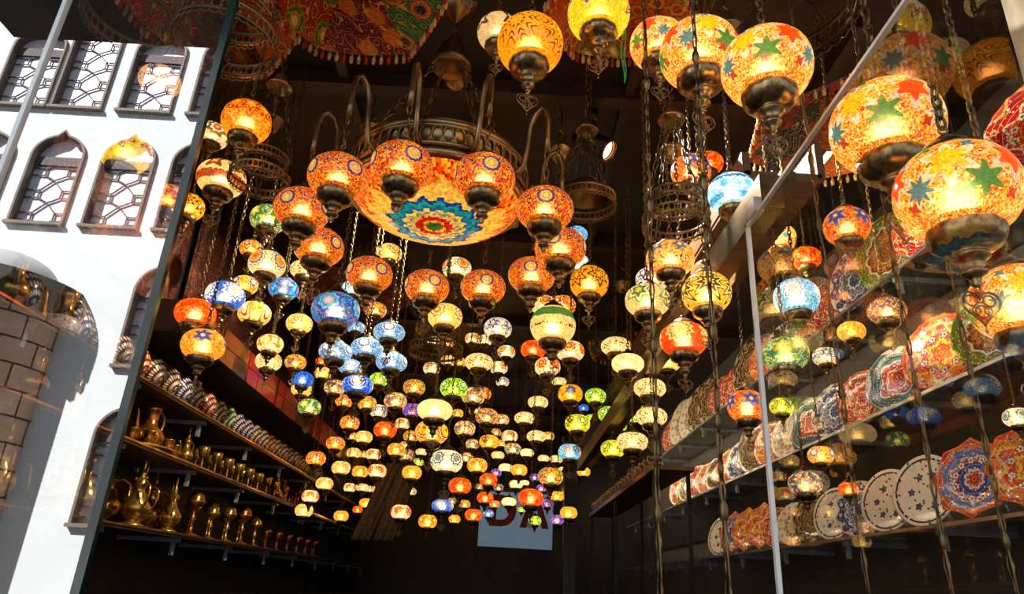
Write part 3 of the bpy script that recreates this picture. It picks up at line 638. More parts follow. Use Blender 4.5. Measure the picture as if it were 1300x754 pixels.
def heart_mesh(zb, lod):
    key = ('p', round(zb, 2), lod)
    if key not in _me:
        mb = MB(); k = 20 if lod == 0 else 12; t = .02 if lod == 0 else .026; s = 5 if lod == 0 else 4
        z0 = zb - 1.16; hs = 1.3
        mb.tube([(.05 * cos(2 * pi * i / 8), 0, z0 - .03 + .06 * sin(2 * pi * i / 8)) for i in range(8)], t * .8, s, True)
        H = []
        for i in range(k):
            a = 2 * pi * i / k; x = 16 * sin(a) ** 3 / 17; z = (13 * cos(a) - 5 * cos(2 * a) - 2 * cos(3 * a) - cos(4 * a)) / 17
            H.append((x * .27 * hs, 0, z0 + .13 + (-.34 + z * .27) * hs))
        mb.tube(H, t, s, True)
        for cx, cz, rr in ((-.11, -.27, .075), (.11, -.27, .075), (0, -.42, .085), (-.075, -.41, .05), (.075, -.41, .05), (0, -.25, .05)):
            mb.tube([(hs * (cx + rr * cos(2 * pi * i / 10)), 0, z0 + .13 + hs * (cz + rr * sin(2 * pi * i / 10))) for i in range(10)], t * .8, s, True)
        mb.lathe([(0, -.05), (.03, 0), (0, .05)], 6, Matrix.Translation((0, 0, z0 + .13 - .68 * hs)))
        _me[key] = mb.mesh('heart_pendant', M['brass'])
    return _me[key]
def bulb_mesh():
    if 'b' not in _me:
        _me['b'] = MB().lathe([(.001, -.34), (.1, -.3), (.13, -.2), (.2, -.05), (.22, .06), (.17, .17), (.08, .23), (.001, .25)], 14).mesh('bulb', M['bulb'])
    return _me['b']
def dress(t, shape, kind, lod, rz):
    """globe, cup, cap, bulb and pendant as children of t"""
    for nm, me in (('globe', globe_mesh(shape, kind, lod)), ('base_cup', cup_mesh(shape, lod)), ('cap', cap_mesh(shape, lod))):
        o = link(nm, me, t); o.rotation_euler.z = rz
    o = link('bulb', bulb_mesh(), t); o.location.z = -.12
    zb = -GLOBE[shape] * sin(R(57)) ** .95 + .1
    if lod < 2: link('heart_pendant', heart_mesh(zb, lod), t).rotation_euler.z = (rz - 3.14) * .14
def lantern(kind, shape, x, y, z, D, lod, label, rz):
    s = D / 2
    t = empty('mosaic_lantern', (x, y, z), label, 'lantern', 'hanging mosaic glass lanterns', 0, s)
    dress(t, shape, kind, lod, rz)
    z0 = _me[('zt', shape)] - .03
    n = max(1, round(((CZ - z) / s - z0) / CH_L)); n = n if n < 12 else n // 4 * 4 + (4 if n % 4 > 1 else 0)
    c = link('chain', chain_mesh(n, lod), t); c.location.z = z0; c.scale.z = ((CZ - z) / s - z0 + .02) / (n * CH_L)
    return t

LANTERNS = [
 ('amb_red', 'round', -1.007, 2.149, 3.124, 0.176, 0, 'amber lantern with dark red star flowers just above the cream lantern'),
 ('flo_wr', 'oval', -1.618, 3.112, 3.711, 0.174, 1, 'white and red flowered lantern left of the amber lantern'),
 ('crd', 'oval', -1.229, 2.521, 3.1, 0.196, 0, 'cream lantern with dark red diamonds below the white and red flowered lantern'),
 ('amb_blk', 'round', -1.761, 3.336, 3.399, 0.161, 1, 'amber lantern with dark leaf specks just right of the amber lantern'),
 ('gyb', 'oval', -1.249, 3.146, 3.254, 0.183, 0, 'green, blue and yellow lantern just above the white lantern'),
 ('ror', 'oval', -1.694, 4.089, 3.527, 0.147, 1, 'small orange lantern with red rosettes just above and left of the white lantern'),
 ('wbo', 'oval', -1.139, 2.961, 2.92, 0.168, 0, 'white lantern with orange and blue rosettes just above the turquoise and blue lantern'),
 ('bwf_d', 'oval', -1.391, 3.174, 2.835, 0.187, 0, 'deep blue lantern with white daisies left of the yellow lantern'),
 ('yelblu', 'oval', -1.761, 4.276, 3.349, 0.166, 1, 'small yellow lantern with blue star rays just right of the deep blue lantern'),
 ('teal', 'oval', -1.345, 3.822, 3.152, 0.172, 1, 'turquoise and blue lantern below and left of the cream lantern'),
 ('ylr', 'oval', -1.412, 3.635, 2.921, 0.178, 1, 'yellow lantern with red ribbons below the yellow lantern'),
 ('redor', 'oval', -1.422, 2.98, 2.668, 0.178, 0, 'red-orange crackle lantern just above the golden orange lantern'),
 ('ybf', 'oval', -1.287, 2.833, 2.476, 0.179, 0, 'golden orange lantern with blue flower below the red-orange crackle lantern'),
 ('crm', 'flat', -1.308, 4.029, 3.372, 0.183, 1, 'cream lantern with dark flecks just above and right of the turquoise and blue lantern'),
 ('cry', 'oval', -1.4, 4.398, 3.144, 0.173, 1, 'small pale yellow lantern with rosettes just below the turquoise and blue lantern'),
 ('crg2', 'oval', -1.517, 4.263, 2.948, 0.165, 1, 'small cream lantern with orange petals above the white lantern'),
 ('wpu', 'oval', -1.64, 4.642, 2.944, 0.178, 1, 'small white lantern with purple and yellow dots below the cream lantern'),
 ('ylm', 'oval', -1.683, 5.362, 3.158, 0.168, 1, 'small yellow lantern with multicoloured dots just above the deep blue speckled lantern'),
 ('dbl', 'oval', -1.662, 5.554, 3.072, 0.179, 1, 'small deep blue speckled lantern just above the pale yellow lantern'),
 ('cry', 'oval', -1.716, 5.758, 3.044, 0.172, 1, 'small pale yellow lantern with rosettes just below the deep blue speckled lantern'),
 ('cry', 'oval', -0.848, 4.295, 3.646, 0.176, 1, 'small pale yellow lantern with rosettes just above and right of the white and teal lantern'),
 ('wteal', 'oval', -1.209, 4.943, 3.64, 0.18, 1, 'small white and teal lantern above and right of the blue, teal and orange tiled lantern'),
 ('tealbig', 'oval', -0.81, 3.034, 2.74, 0.222, 0, 'big blue, teal and orange tiled lantern right of the white lantern'),
 ('ylm', 'oval', -1.104, 5.349, 3.631, 0.18, 1, 'small yellow lantern with multicoloured dots just above the pale blue lantern'),
 ('pbl', 'flat', -0.621, 3.417, 2.78, 0.162, 1, 'pale blue lantern with white rosettes just below and right of the white and teal lantern'),
 ('pbl', 'flat', -0.749, 3.54, 2.728, 0.171, 1, 'second from left of the pale blue lanterns with white rosettes'),
 ('pbl', 'flat', -1.36, 5.855, 3.649, 0.167, 2, 'small pale blue lantern with white rosettes just below and left of the yellow lantern'),
 ('pbl', 'flat', -0.866, 3.366, 2.643, 0.166, 1, 'pale blue lantern with white rosettes just below the blue, teal and orange tiled lantern'),
 ('pbl', 'flat', -1.122, 4.835, 2.993, 0.174, 1, 'small pale blue lantern with white rosettes just above the dark blue lantern'),
 ('pbl', 'flat', -0.652, 3.776, 2.728, 0.176, 1, 'pale blue lantern with white rosettes just right of the dark blue lantern'),
 ('redor', 'oval', -1.741, 6.309, 3.455, 0.11, 2, 'tiny red-orange crackle lantern just above the pale yellow lantern'),
 ('cry', 'oval', -1.764, 6.512, 3.398, 0.166, 2, 'small pale yellow lantern with rosettes just above and left of the white lantern'),
 ('wbo', 'oval', -0.783, 6.924, 3.915, 0.147, 2, 'tiny white lantern with orange and blue rosettes left of the orange lantern'),
 ('wbo', 'oval', -0.806, 7.158, 3.694, 0.183, 2, 'small white lantern with orange and blue rosettes just above and left of the lime lantern'),
 ('cry', 'oval', -0.318, 3.177, 2.793, 0.168, 0, 'pale yellow lantern with rosettes below the white lantern'),
 ('wbo', 'oval', -0.347, 3.914, 3.389, 0.179, 1, 'white lantern with orange and blue rosettes just right of the pale yellow lantern'),
 ('lbl', 'oval', 0.411, 4.189, 3.814, 0.148, 1, 'small sky blue lantern above the light blue lantern'),
 ('bwf', 'round', 0.436, 4.354, 3.67, 0.173, 1, 'small light blue lantern with white daisy above the amber lantern'),
 ('amb_blk', 'round', 0.34, 2.853, 2.871, 0.172, 0, 'amber lantern with dark leaf specks just above and right of the cream lantern'),
 ('crgreen', 'round', 0.194, 3.009, 2.717, 0.209, 0, 'big cream lantern with green leaves below and left of the amber lantern'),
 ('wro', 'oval', 0.225, 4.461, 3.397, 0.184, 1, 'small white lantern with red rosettes just left of the orange lantern'),
 ('ror', 'oval', 0.361, 4.612, 3.466, 0.19, 1, 'small orange lantern with red rosettes just above the cream lantern'),
 ('wblu', 'oval', -0.075, 3.983, 3.039, 0.171, 1, 'white lantern with blue petals just left of the red lantern'),
 ('wbo', 'oval', -0.374, 6.709, 3.899, 0.159, 2, 'small white lantern with orange and blue rosettes just left of the white lantern'),
 ('wbo', 'oval', -0.241, 6.581, 3.847, 0.148, 2, 'small white lantern with orange and blue rosettes just below and left of the white lantern'),
 ('ror', 'oval', -0.622, 6.698, 3.831, 0.142, 2, 'tiny orange lantern with red rosettes just above the white lantern'),
 ('wbo', 'oval', -0.023, 6.287, 3.641, 0.17, 2, 'second from right of the small white lanterns with orange and blue rosettes'),
 ('crm', 'flat', -0.181, 4.144, 2.869, 0.175, 1, 'cream lantern with dark flecks just above the white lantern'),
 ('wbo', 'oval', -0.095, 6.839, 3.648, 0.184, 2, 'third from right of the small white lanterns with orange and blue rosettes'),
 ('wbo', 'oval', -0.669, 7.487, 3.892, 0.166, 2, 'small white lantern with orange and blue rosettes just left of the orange lantern'),
 ('ror', 'oval', -0.528, 7.379, 3.848, 0.147, 2, 'tiny orange lantern with red rosettes just above the lime lantern'),
 ('redp', 'oval', 0.167, 4.617, 3.127, 0.174, 1, 'small glowing red lantern just above and left of the golden lantern'),
 ('wro', 'oval', 0.373, 4.065, 2.947, 0.173, 1, 'white lantern with red rosettes below the cream lantern'),
 ('wro', 'oval', 0.253, 4.33, 2.92, 0.167, 1, 'small white lantern with red rosettes just below and right of the red lantern'),
 ('dblr', 'flat', -0.838, 3.846, 2.605, 0.177, 1, 'dark blue lantern with ringed white rosettes below the pale blue lantern'),
 ('lime', 'oval', -1.137, 6.047, 3.241, 0.168, 2, 'small lime green lantern just below the pale blue lantern'),
 ('mulw', 'oval', -1.426, 5.692, 3.057, 0.176, 1, 'small white lantern with mixed coloured tiles just below and right of the pale yellow lantern'),
 ('ror', 'oval', -1.606, 6.864, 3.226, 0.18, 2, 'small orange lantern with red rosettes just below the white lantern'),
 ('ylm', 'oval', -1.265, 6.302, 3.083, 0.179, 2, 'small yellow lantern with multicoloured dots just below the dark blue lantern'),
 ('wblu', 'oval', -1.254, 6.879, 3.146, 0.18, 2, 'small white lantern with blue petals just right of the yellow lantern'),
 ('mulw', 'oval', -0.818, 5.105, 2.831, 0.169, 1, 'small white lantern with mixed coloured tiles just left of the purple and blue tiled lantern'),
 ('ylm', 'oval', -0.75, 5.548, 3.057, 0.179, 1, 'small yellow lantern with multicoloured dots just below and left of the white lantern'),
 ('purp', 'oval', -0.871, 6.456, 3.076, 0.176, 2, 'small purple and blue tiled lantern above the white lantern'),
 ('crp', 'flat', -0.379, 3.713, 2.456, 0.19, 0, 'plain glowing cream lantern just above the orange lantern'),
 ('gyb', 'oval', -1.504, 5.326, 2.798, 0.175, 1, 'small green, blue and yellow lantern below the pale yellow lantern'),
 ('ror', 'oval', -1.36, 6.135, 2.86, 0.173, 2, 'small orange lantern with red rosettes just above and left of the pale yellow lantern'),
 ('wro', 'oval', -1.134, 7.746, 3.215, 0.175, 2, 'small white lantern with red rosettes just above the yellow lantern'),
 ('redp', 'oval', -0.896, 5.272, 2.645, 0.172, 1, 'small glowing red lantern just right of the pale yellow lantern'),
 ('cry', 'oval', -1.436, 7.222, 2.946, 0.178, 2, 'small pale yellow lantern with rosettes just below and right of the orange lantern'),
 ('ylm', 'oval', -1.777, 8.241, 3.138, 0.138, 2, 'tiny yellow lantern with multicoloured dots just left of the pale yellow lantern'),
 ('sun', 'oval', -0.417, 4.027, 2.399, 0.19, 1, 'orange lantern with big yellow sun medallions below the cream lantern'),
 ('ror', 'oval', -1.5, 6.315, 2.707, 0.169, 2, 'small orange lantern with red rosettes just above and left of the yellow lantern'),
 ('ror', 'oval', -1.679, 6.411, 2.581, 0.177, 2, 'second from left of the small orange lanterns with red rosettes'),
 ('yelr', 'oval', -1.053, 6.965, 2.793, 0.178, 2, 'small yellow lantern with orange petals just left of the dark multicoloured tiled lantern'),
 ('wro', 'oval', -1.418, 7.777, 2.867, 0.172, 2, 'small white lantern with red rosettes just below the pale yellow lantern'),
 ('cry', 'oval', -1.766, 8.4, 2.974, 0.168, 2, 'tiny pale yellow lantern with rosettes just below the yellow lantern'),
 ('yelr', 'oval', -1.776, 9.083, 3.073, 0.131, 2, 'tiny yellow lantern with orange petals just left of the white lantern'),
 ('mulw', 'oval', -1.401, 10.038, 3.381, 0.168, 2, 'tiny white lantern with mixed coloured tiles just right of the yellow lantern'),
 ('ylm', 'oval', -0.999, 7.559, 3.046, 0.169, 2, 'small yellow lantern with multicoloured dots just above the white lantern'),
 ('cry', 'oval', -1.569, 6.977, 2.591, 0.184, 2, 'small pale yellow lantern with rosettes just left of the yellow lantern'),
 ('yelr', 'oval', -1.563, 7.898, 2.691, 0.182, 2, 'small yellow lantern with orange petals just above the cream lantern'),
 ('wro', 'oval', -1.179, 6.776, 2.552, 0.179, 2, 'small white lantern with red rosettes just below and left of the yellow lantern'),
 ('mulw', 'oval', -1.747, 11.101, 3.146, 0.171, 2, 'tiny white lantern with mixed coloured tiles just left of the red-orange crackle lantern'),
 ('redor', 'oval', -1.511, 10.397, 3.055, 0.171, 2, 'tiny red-orange crackle lantern just right of the white lantern'),
 ('ambp', 'oval', -0.761, 6.056, 2.454, 0.166, 2, 'small plain amber lantern just below the dark multicoloured tiled lantern'),
 ('crm', 'flat', -1.2, 10.403, 3.368, 0.173, 2, 'tiny cream lantern with dark flecks just above the lime lantern'),
 ('mul', 'oval', -0.97, 7.135, 2.773, 0.174, 2, 'small dark multicoloured tiled lantern just right of the yellow lantern'),
 ('lime', 'oval', -1.294, 10.931, 3.3, 0.169, 2, 'tiny lime green lantern just below the cream lantern'),
 ('cry', 'oval', -1.76, 7.199, 2.46, 0.173, 2, 'small pale yellow lantern with rosettes just above and right of the white lantern'),
 ('wro', 'oval', -1.612, 7.708, 2.495, 0.134, 2, 'tiny white lantern with red rosettes just left of the cream lantern'),
 ('crm', 'flat', -1.706, 8.897, 2.642, 0.165, 2, 'tiny cream lantern with dark flecks just below and left of the white lantern'),
 ('wro', 'oval', -1.772, 9.805, 2.733, 0.117, 2, 'tiny white lantern with red rosettes just right of the cream lantern'),
 ('wro', 'oval', -1.451, 8.702, 2.621, 0.17, 2, 'tiny white lantern with red rosettes just below the white lantern'),
 ('wro', 'oval', -1.292, 8.605, 2.59, 0.178, 2, 'small white lantern with red rosettes just below the red-orange crackle lantern'),
 ('lime', 'oval', -1.65, 11.894, 2.914, 0.168, 2, 'tiny lime green lantern just right of the white lantern'),
 ('mulw', 'oval', -1.383, 11.151, 2.887, 0.17, 2, 'tiny white lantern with mixed coloured tiles just right of the lime lantern'),
 ('wblu', 'oval', -1.61, 11.699, 3.116, 0.154, 2, 'tiny white lantern with blue petals just below the red-orange crackle lantern'),
 ('wro', 'oval', -1.632, 6.246, 2.235, 0.149, 2, 'small white lantern with red rosettes just above the pale yellow lantern'),
 ('cry', 'oval', -1.768, 6.628, 2.148, 0.164, 2, 'small pale yellow lantern with rosettes just below the white lantern'),
 ('ambp', 'oval', -1.682, 9.162, 2.484, 0.178, 2, 'tiny plain amber lantern just below the cream lantern'),
 ('redor', 'oval', -1.692, 8.709, 2.363, 0.122, 2, 'tiny red-orange crackle lantern just above and left of the cream lantern'),
 ('wro', 'oval', -0.891, 6.594, 2.178, 0.184, 1, 'small white lantern with red rosettes just below the amber lantern'),
 ('ambp', 'oval', -1.759, 8.162, 2.238, 0.166, 2, 'leftmost of the small plain amber lanterns'),
 ('crm', 'flat', -1.707, 9.561, 2.308, 0.184, 2, 'second from left of the tiny cream lanterns with dark flecks'),
 ('dblr', 'flat', -0.45, 5.7, 2.164, 0.172, 1, 'small dark blue lantern with ringed white rosettes above and right of the yellow lantern'),
 ('yelr', 'oval', -0.666, 6.838, 2.129, 0.176, 2, 'small yellow lantern with orange petals just below and left of the dark blue lantern'),
 ('lime', 'oval', -0.343, 4.42, 2.77, 0.178, 1, 'small lime green lantern just left of the white lantern'),
 ('mulw', 'oval', -0.238, 4.958, 2.862, 0.171, 1, 'small white lantern with mixed coloured tiles just right of the lime lantern'),
 ('ror', 'oval', -0.231, 6.677, 3.328, 0.169, 2, 'small orange lantern with red rosettes just right of the white lantern'),
 ('wblu', 'oval', -0.057, 8.293, 3.908, 0.163, 2, 'tiny white lantern with blue petals just below the white lantern'),
 ('crm', 'flat', 0.264, 5.693, 3.027, 0.17, 1, 'second from right of the small cream lanterns with dark flecks'),
 ('crm', 'flat', 0.169, 6.058, 2.971, 0.179, 1, 'small cream lantern with dark flecks just above and right of the white lantern'),
 ('crm', 'flat', 0.601, 7.864, 3.826, 0.173, 2, 'small cream lantern with dark flecks just above and left of the golden lantern'),
 ('ybs', 'oval', 0.454, 4.881, 2.899, 0.18, 1, 'small golden lantern with blue star medallions left of the lime lantern'),
 ('limey', 'oval', 0.527, 5.06, 2.727, 0.184, 1, 'small yellow-green lantern just above the light blue lantern'),
 ('mulo', 'oval', -0.141, 5.306, 2.797, 0.175, 1, 'small orange lantern with mixed coloured flowers below the orange lantern'),
 ('mulw', 'oval', -0.037, 7.706, 3.312, 0.166, 2, 'small white lantern with mixed coloured tiles just right of the orange lantern'),
 ('mulo', 'oval', -0.366, 8.476, 3.582, 0.174, 2, 'tiny orange lantern with mixed coloured flowers below the white lantern'),
 ('yelr', 'oval', -0.694, 10.07, 3.894, 0.172, 2, 'tiny yellow lantern with orange petals just above the white lantern'),
 ('mulw', 'oval', -0.321, 5.637, 2.765, 0.172, 1, 'small white lantern with mixed coloured tiles just left of the amber lantern'),
 ('ylm', 'oval', -0.132, 11.291, 3.899, 0.178, 2, 'tiny yellow lantern with multicoloured dots just above the amber lantern'),
 ('wbo', 'oval', 0.058, 7.453, 3.084, 0.176, 2, 'small white lantern with orange and blue rosettes just above the teal speckled lantern'),
 ('crm', 'flat', 0.266, 5.802, 2.767, 0.163, 2, 'small cream lantern with dark flecks just right of the teal speckled lantern'),
 ('ylm', 'oval', 0.634, 10.102, 3.642, 0.182, 2, 'tiny yellow lantern with multicoloured dots just right of the cream lantern'),
 ('ambp', 'oval', -0.126, 6.037, 2.745, 0.169, 2, 'small plain amber lantern just left of the white lantern'),
 ('mulw', 'oval', -0.365, 8.272, 3.13, 0.166, 2, 'tiny white lantern with mixed coloured tiles above and left of purple and blue tiled lantern'),
 ('yelr', 'oval', -0.034, 11.639, 3.793, 0.169, 2, 'tiny yellow lantern with orange petals just below and left of the white lantern'),
 ('tealm', 'oval', 0.094, 7.116, 2.892, 0.167, 2, 'small teal speckled lantern below the white lantern'),
 ('lblr', 'oval', 0.521, 5.561, 2.609, 0.18, 1, 'small light blue lantern with red flower below the yellow-green lantern'),
 ('crp', 'flat', 0.277, 8.285, 3.067, 0.166, 2, 'tiny plain glowing cream lantern just right of the teal speckled lantern'),
 ('crm', 'flat', -0.066, 8.798, 3.109, 0.166, 2, 'tiny cream lantern with dark flecks just above the cream lantern'),
 ('crm', 'flat', 0.57, 9.981, 3.303, 0.166, 2, 'tiny cream lantern with dark flecks just right of the cream lantern'),
 ('crm', 'flat', 0.723, 9.648, 3.245, 0.182, 2, 'tiny cream lantern with dark flecks just left of the light blue lantern'),
 ('wblur', 'oval', -0.333, 4.231, 2.272, 0.192, 1, 'white lantern with teal blue rosettes above the red lantern'),
 ('mulw', 'oval', -0.444, 8.597, 3.025, 0.172, 2, 'tiny white lantern with mixed coloured tiles just left of the yellow lantern'),
 ('yelr', 'oval', -0.219, 6.196, 2.565, 0.178, 1, 'small yellow lantern with orange petals just above and left of the red-orange crackle lantern'),
 ('crp', 'flat', 0.042, 9.264, 3.033, 0.184, 2, 'tiny plain glowing cream lantern just right of the purple and blue tiled lantern'),
 ('ambp', 'oval', 0.177, 7.541, 2.75, 0.175, 2, 'small plain amber lantern just right of the cream lantern'),
 ('ylm', 'oval', 0.347, 5.109, 2.347, 0.18, 1, 'small yellow lantern with multicoloured dots just above and right of the red lantern'),
 ('purp', 'oval', -0.099, 11.952, 3.362, 0.184, 2, 'tiny purple and blue tiled lantern just left of the cream lantern'),
 ('purp', 'oval', 0.548, 11.94, 3.318, 0.171, 2, 'tiny purple and blue tiled lantern just left of the yellow lantern'),
 ('crm', 'flat', 1.009, 11.995, 3.481, 0.146, 2, 'tiny cream lantern with dark flecks just right of the yellow lantern'),
 ('wblu', 'oval', 1.171, 11.884, 3.473, 0.131, 2, 'tiny white lantern with blue petals just right of the cream lantern'),
 ('redor', 'oval', -0.133, 7.13, 2.578, 0.18, 2, 'small red-orange crackle lantern just above and left of the cream lantern'),
 ('redp', 'oval', -0.312, 5.437, 2.288, 0.172, 1, 'small glowing red lantern just above and right of the dark blue lantern'),
 ('crp', 'flat', 0.179, 8.919, 2.785, 0.176, 2, 'tiny plain glowing cream lantern just above and left of the red lantern'),
 ('crp', 'flat', 0.38, 11.879, 3.211, 0.156, 2, 'tiny plain glowing cream lantern just above the red lantern'),
 ('mul', 'oval', -0.044, 11.528, 3.067, 0.164, 2, 'tiny dark multicoloured tiled lantern just below and right of the red-orange crackle lantern'),
 ('tealm', 'oval', -0.372, 11.961, 3.117, 0.144, 2, 'tiny teal speckled lantern left of the red-orange crackle lantern'),
 ('redor', 'oval', -0.172, 8.045, 2.506, 0.184, 2, 'second from left of the small red-orange crackle lanterns'),
 ('ror', 'oval', -0.093, 11.8, 2.838, 0.166, 2, 'tiny orange lantern with red rosettes just right of the red-orange crackle lantern'),
 ('crp', 'flat', 0.094, 8.207, 2.495, 0.169, 2, 'small plain glowing cream lantern left of the red lantern'),
 ('redp', 'oval', 0.219, 5.274, 2.212, 0.184, 1, 'small glowing red lantern just below and left of the light blue lantern'),
 ('ambp', 'oval', 0.717, 9.266, 2.712, 0.182, 2, 'tiny plain amber lantern just left of the pale yellow lantern'),
 ('cry', 'oval', 1.06, 11.719, 3.04, 0.179, 2, 'tiny pale yellow lantern with rosettes just right of the amber lantern'),
 ('purp', 'oval', 0.649, 11.758, 3.122, 0.167, 2, 'tiny purple and blue tiled lantern just above and right of the red lantern'),
 ('purp', 'oval', 0.668, 10.339, 2.736, 0.18, 2, 'tiny purple and blue tiled lantern just right of the red lantern'),
 ('ambp', 'oval', 0.711, 7.551, 2.347, 0.18, 2, 'small plain amber lantern just right of the purple and blue tiled lantern'),
 ('redor', 'oval', -0.275, 7.632, 2.278, 0.181, 2, 'small red-orange crackle lantern just below the red lantern'),
 ('teal', 'oval', -0.182, 11.576, 2.665, 0.175, 2, 'tiny turquoise and blue lantern below the orange lantern'),
 ('ylm', 'oval', -0.551, 11.249, 2.755, 0.183, 2, 'tiny yellow lantern with multicoloured dots just right of the dark multicoloured tiled lantern'),
 ('yelr', 'oval', -0.703, 11.464, 2.544, 0.185, 2, 'tiny yellow lantern with orange petals just below and right of the dark blue lantern'),
 ('lime', 'oval', 0.45, 9.346, 2.405, 0.171, 2, 'tiny lime green lantern just below the purple and blue tiled lantern'),
 ('purp', 'oval', 0.68, 8.693, 2.372, 0.168, 2, 'tiny purple and blue tiled lantern just below the pale yellow lantern'),
 ('lime', 'oval', 0.344, 11.766, 2.772, 0.127, 2, 'tiny lime green lantern just right of the cream lantern'),
 ('mul', 'oval', -0.791, 11.89, 2.86, 0.155, 2, 'tiny dark multicoloured tiled lantern just right of the dark blue lantern'),
 ('mulo2', 'oval', 0.555, 2.242, 2.708, 0.171, 0, 'orange lantern with small blue flowers just left of the cream lantern'),
 ('crmul', 'oval', 0.516, 2.461, 2.635, 0.171, 0, 'cream lantern with green and dotted flowers below the white lantern'),
 ('wblu', 'oval', 0.672, 3.086, 3.01, 0.16, 1, 'white lantern with blue petals just above the cream lantern'),
 ('yblk', 'round', 0.715, 2.366, 2.639, 0.18, 0, 'yellow lantern with black daisies below the cream lantern'),
 ('crbrn', 'oval', 0.799, 2.545, 2.798, 0.177, 0, 'cream lantern with brown leaves above the yellow lantern'),
 ('mul', 'oval', 1.239, 5.344, 3.679, 0.174, 1, 'small dark multicoloured tiled lantern just below the cream lantern'),
 ('redor', 'oval', 1.336, 4.701, 3.474, 0.171, 1, 'small red-orange crackle lantern just above the red lantern'),
 ('redstar', 'oval', 0.675, 2.565, 2.524, 0.184, 0, 'red lantern with cream sunbursts below the yellow lantern'),
 ('crm', 'flat', 0.637, 3.974, 2.963, 0.179, 1, 'cream lantern with dark flecks just above the cream lantern'),
 ('crp', 'flat', 0.66, 3.708, 2.775, 0.179, 1, 'plain glowing cream lantern just below the cream lantern'),
 ('cry', 'oval', 1.057, 4.46, 3.039, 0.178, 1, 'small pale yellow lantern with rosettes just below the red lantern'),
 ('crm', 'flat', 0.805, 3.833, 2.678, 0.182, 1, 'cream lantern with dark flecks just below the pale yellow lantern'),
 ('crm', 'flat', 0.77, 3.646, 2.471, 0.166, 1, 'cream lantern with dark flecks just above and right of the yellow-green lantern'),
 ('crm', 'flat', 0.716, 3.908, 2.386, 0.176, 1, 'cream lantern with dark flecks just right of the yellow-green lantern'),
 ('lime', 'oval', 0.695, 5.345, 3.015, 0.166, 1, 'small lime green lantern just right of the golden lantern'),
 ('lime', 'oval', 0.993, 5.825, 3.169, 0.168, 2, 'small lime green lantern just below the cream lantern'),
 ('lime', 'oval', 0.835, 5.584, 2.934, 0.178, 1, 'second from right of the small lime green lanterns'),
 ('lime', 'oval', 0.927, 7.378, 3.285, 0.184, 2, 'small lime green lantern just right of the yellow-green lantern'),
 ('lime', 'oval', 1.38, 8.34, 3.457, 0.17, 2, 'tiny lime green lantern just above and left of the cream lantern'),
 ('lime', 'oval', 1.715, 9.035, 3.895, 0.176, 2, 'tiny lime green lantern just below and left of the cream lantern'),
 ('lime', 'oval', 1.795, 9.826, 3.899, 0.168, 2, 'tiny lime green lantern just below and right of the deep blue speckled lantern'),
 ('limey', 'oval', 0.815, 5.25, 2.594, 0.182, 1, 'small yellow-green lantern just left of the cream lantern'),
 ('dbl', 'oval', 0.997, 7.581, 3.093, 0.17, 2, 'small deep blue speckled lantern just left of the yellow-green lantern'),
 ('dbl', 'oval', 1.068, 9.457, 3.928, 0.141, 2, 'tiny deep blue speckled lantern just below and right of the golden lantern'),
 ('dbl', 'oval', 1.495, 10.639, 3.905, 0.156, 2, 'tiny deep blue speckled lantern just below and right of the lime lantern'),
 ('dbl', 'oval', 1.424, 9.034, 3.9, 0.145, 2, 'tiny deep blue speckled lantern just right of the lime lantern'),
 ('ambp', 'oval', 1.021, 8.953, 2.99, 0.168, 2, 'tiny plain amber lantern just below the light blue lantern'),
 ('redflo', 'round', 0.763, 2.65, 3.347, 0.175, 0, 'red-orange lantern with blue stars just left of the red-orange crackle lantern'),
 ('redor', 'oval', 1.007, 3.168, 3.745, 0.16, 1, 'red-orange crackle lantern just right of the red-orange lantern'),
 ('lbl2', 'round', 0.815, 2.301, 3.029, 0.18, 0, 'pale blue lantern with blue bands right of the red-orange lantern'),
 ('redflo', 'round', 1.081, 3.078, 2.407, 0.17, 0, 'red-orange lantern with blue stars just below the green, blue and yellow lantern'),
 ('crflk', 'round', -0.108, 2.099, 3.561, 0.163, 0, 'white flecked lantern with dark diamonds left of the amber lantern'),
 ('crm', 'flat', -0.212, 1.959, 3.724, 0.165, 0, 'cream lantern with dark flecks just above the white flecked lantern'),
 ('ambdart', 'round', 0.013, 1.774, 3.215, 0.213, 0, 'big amber lantern with dark red darts left of the yellow lantern'),
 ('yelstar', 'round', 0.243, 1.849, 3.435, 0.214, 0, 'big yellow lantern with white and red star left of the orange and white lantern'),
 ('flw', 'round', 0.466, 1.933, 3.393, 0.2, 0, 'big orange and white lantern with flower tiles just right of the yellow lantern'),
 ('flw', 'round', 0.496, 1.574, 3.033, 0.225, 0, 'second from left of the big orange and white lanterns with flower tiles'),
 ('flw', 'round', 0.588, 1.352, 2.801, 0.215, 0, 'third from left of the big orange and white lanterns with flower tiles'),
 ('flw', 'round', 0.985, 1.556, 2.801, 0.286, 0, 'third from right of the big orange and white lanterns with flower tiles'),
 ('flw', 'round', 0.934, 1.276, 2.423, 0.245, 0, 'second from right of the big orange and white lanterns with flower tiles'),
 ('flw', 'round', 1.203, 1.522, 2.287, 0.21, 0, 'rightmost of the big orange and white lanterns with flower tiles'),
 ('bwf', 'round', 1.127, 2.547, 2.72, 0.175, 0, 'light blue lantern with white daisy above the green, blue and yellow lantern'),
 ('flw', 'round', 1.274, 2.997, 3.224, 0.16, 1, 'orange and white lantern with flower tiles left of the red-orange crackle lantern'),
 ('gyb', 'oval', 1.027, 2.47, 2.453, 0.17, 0, 'green, blue and yellow lantern just below the light blue lantern'),
 ('redor', 'oval', 1.557, 3.35, 3.305, 0.16, 1, 'red-orange crackle lantern just right of the orange and white lantern'),
 ('wblu', 'oval', 1.818, 3.814, 2.917, 0.145, 1, 'small white lantern with blue petals just below and left of the amber lantern'),
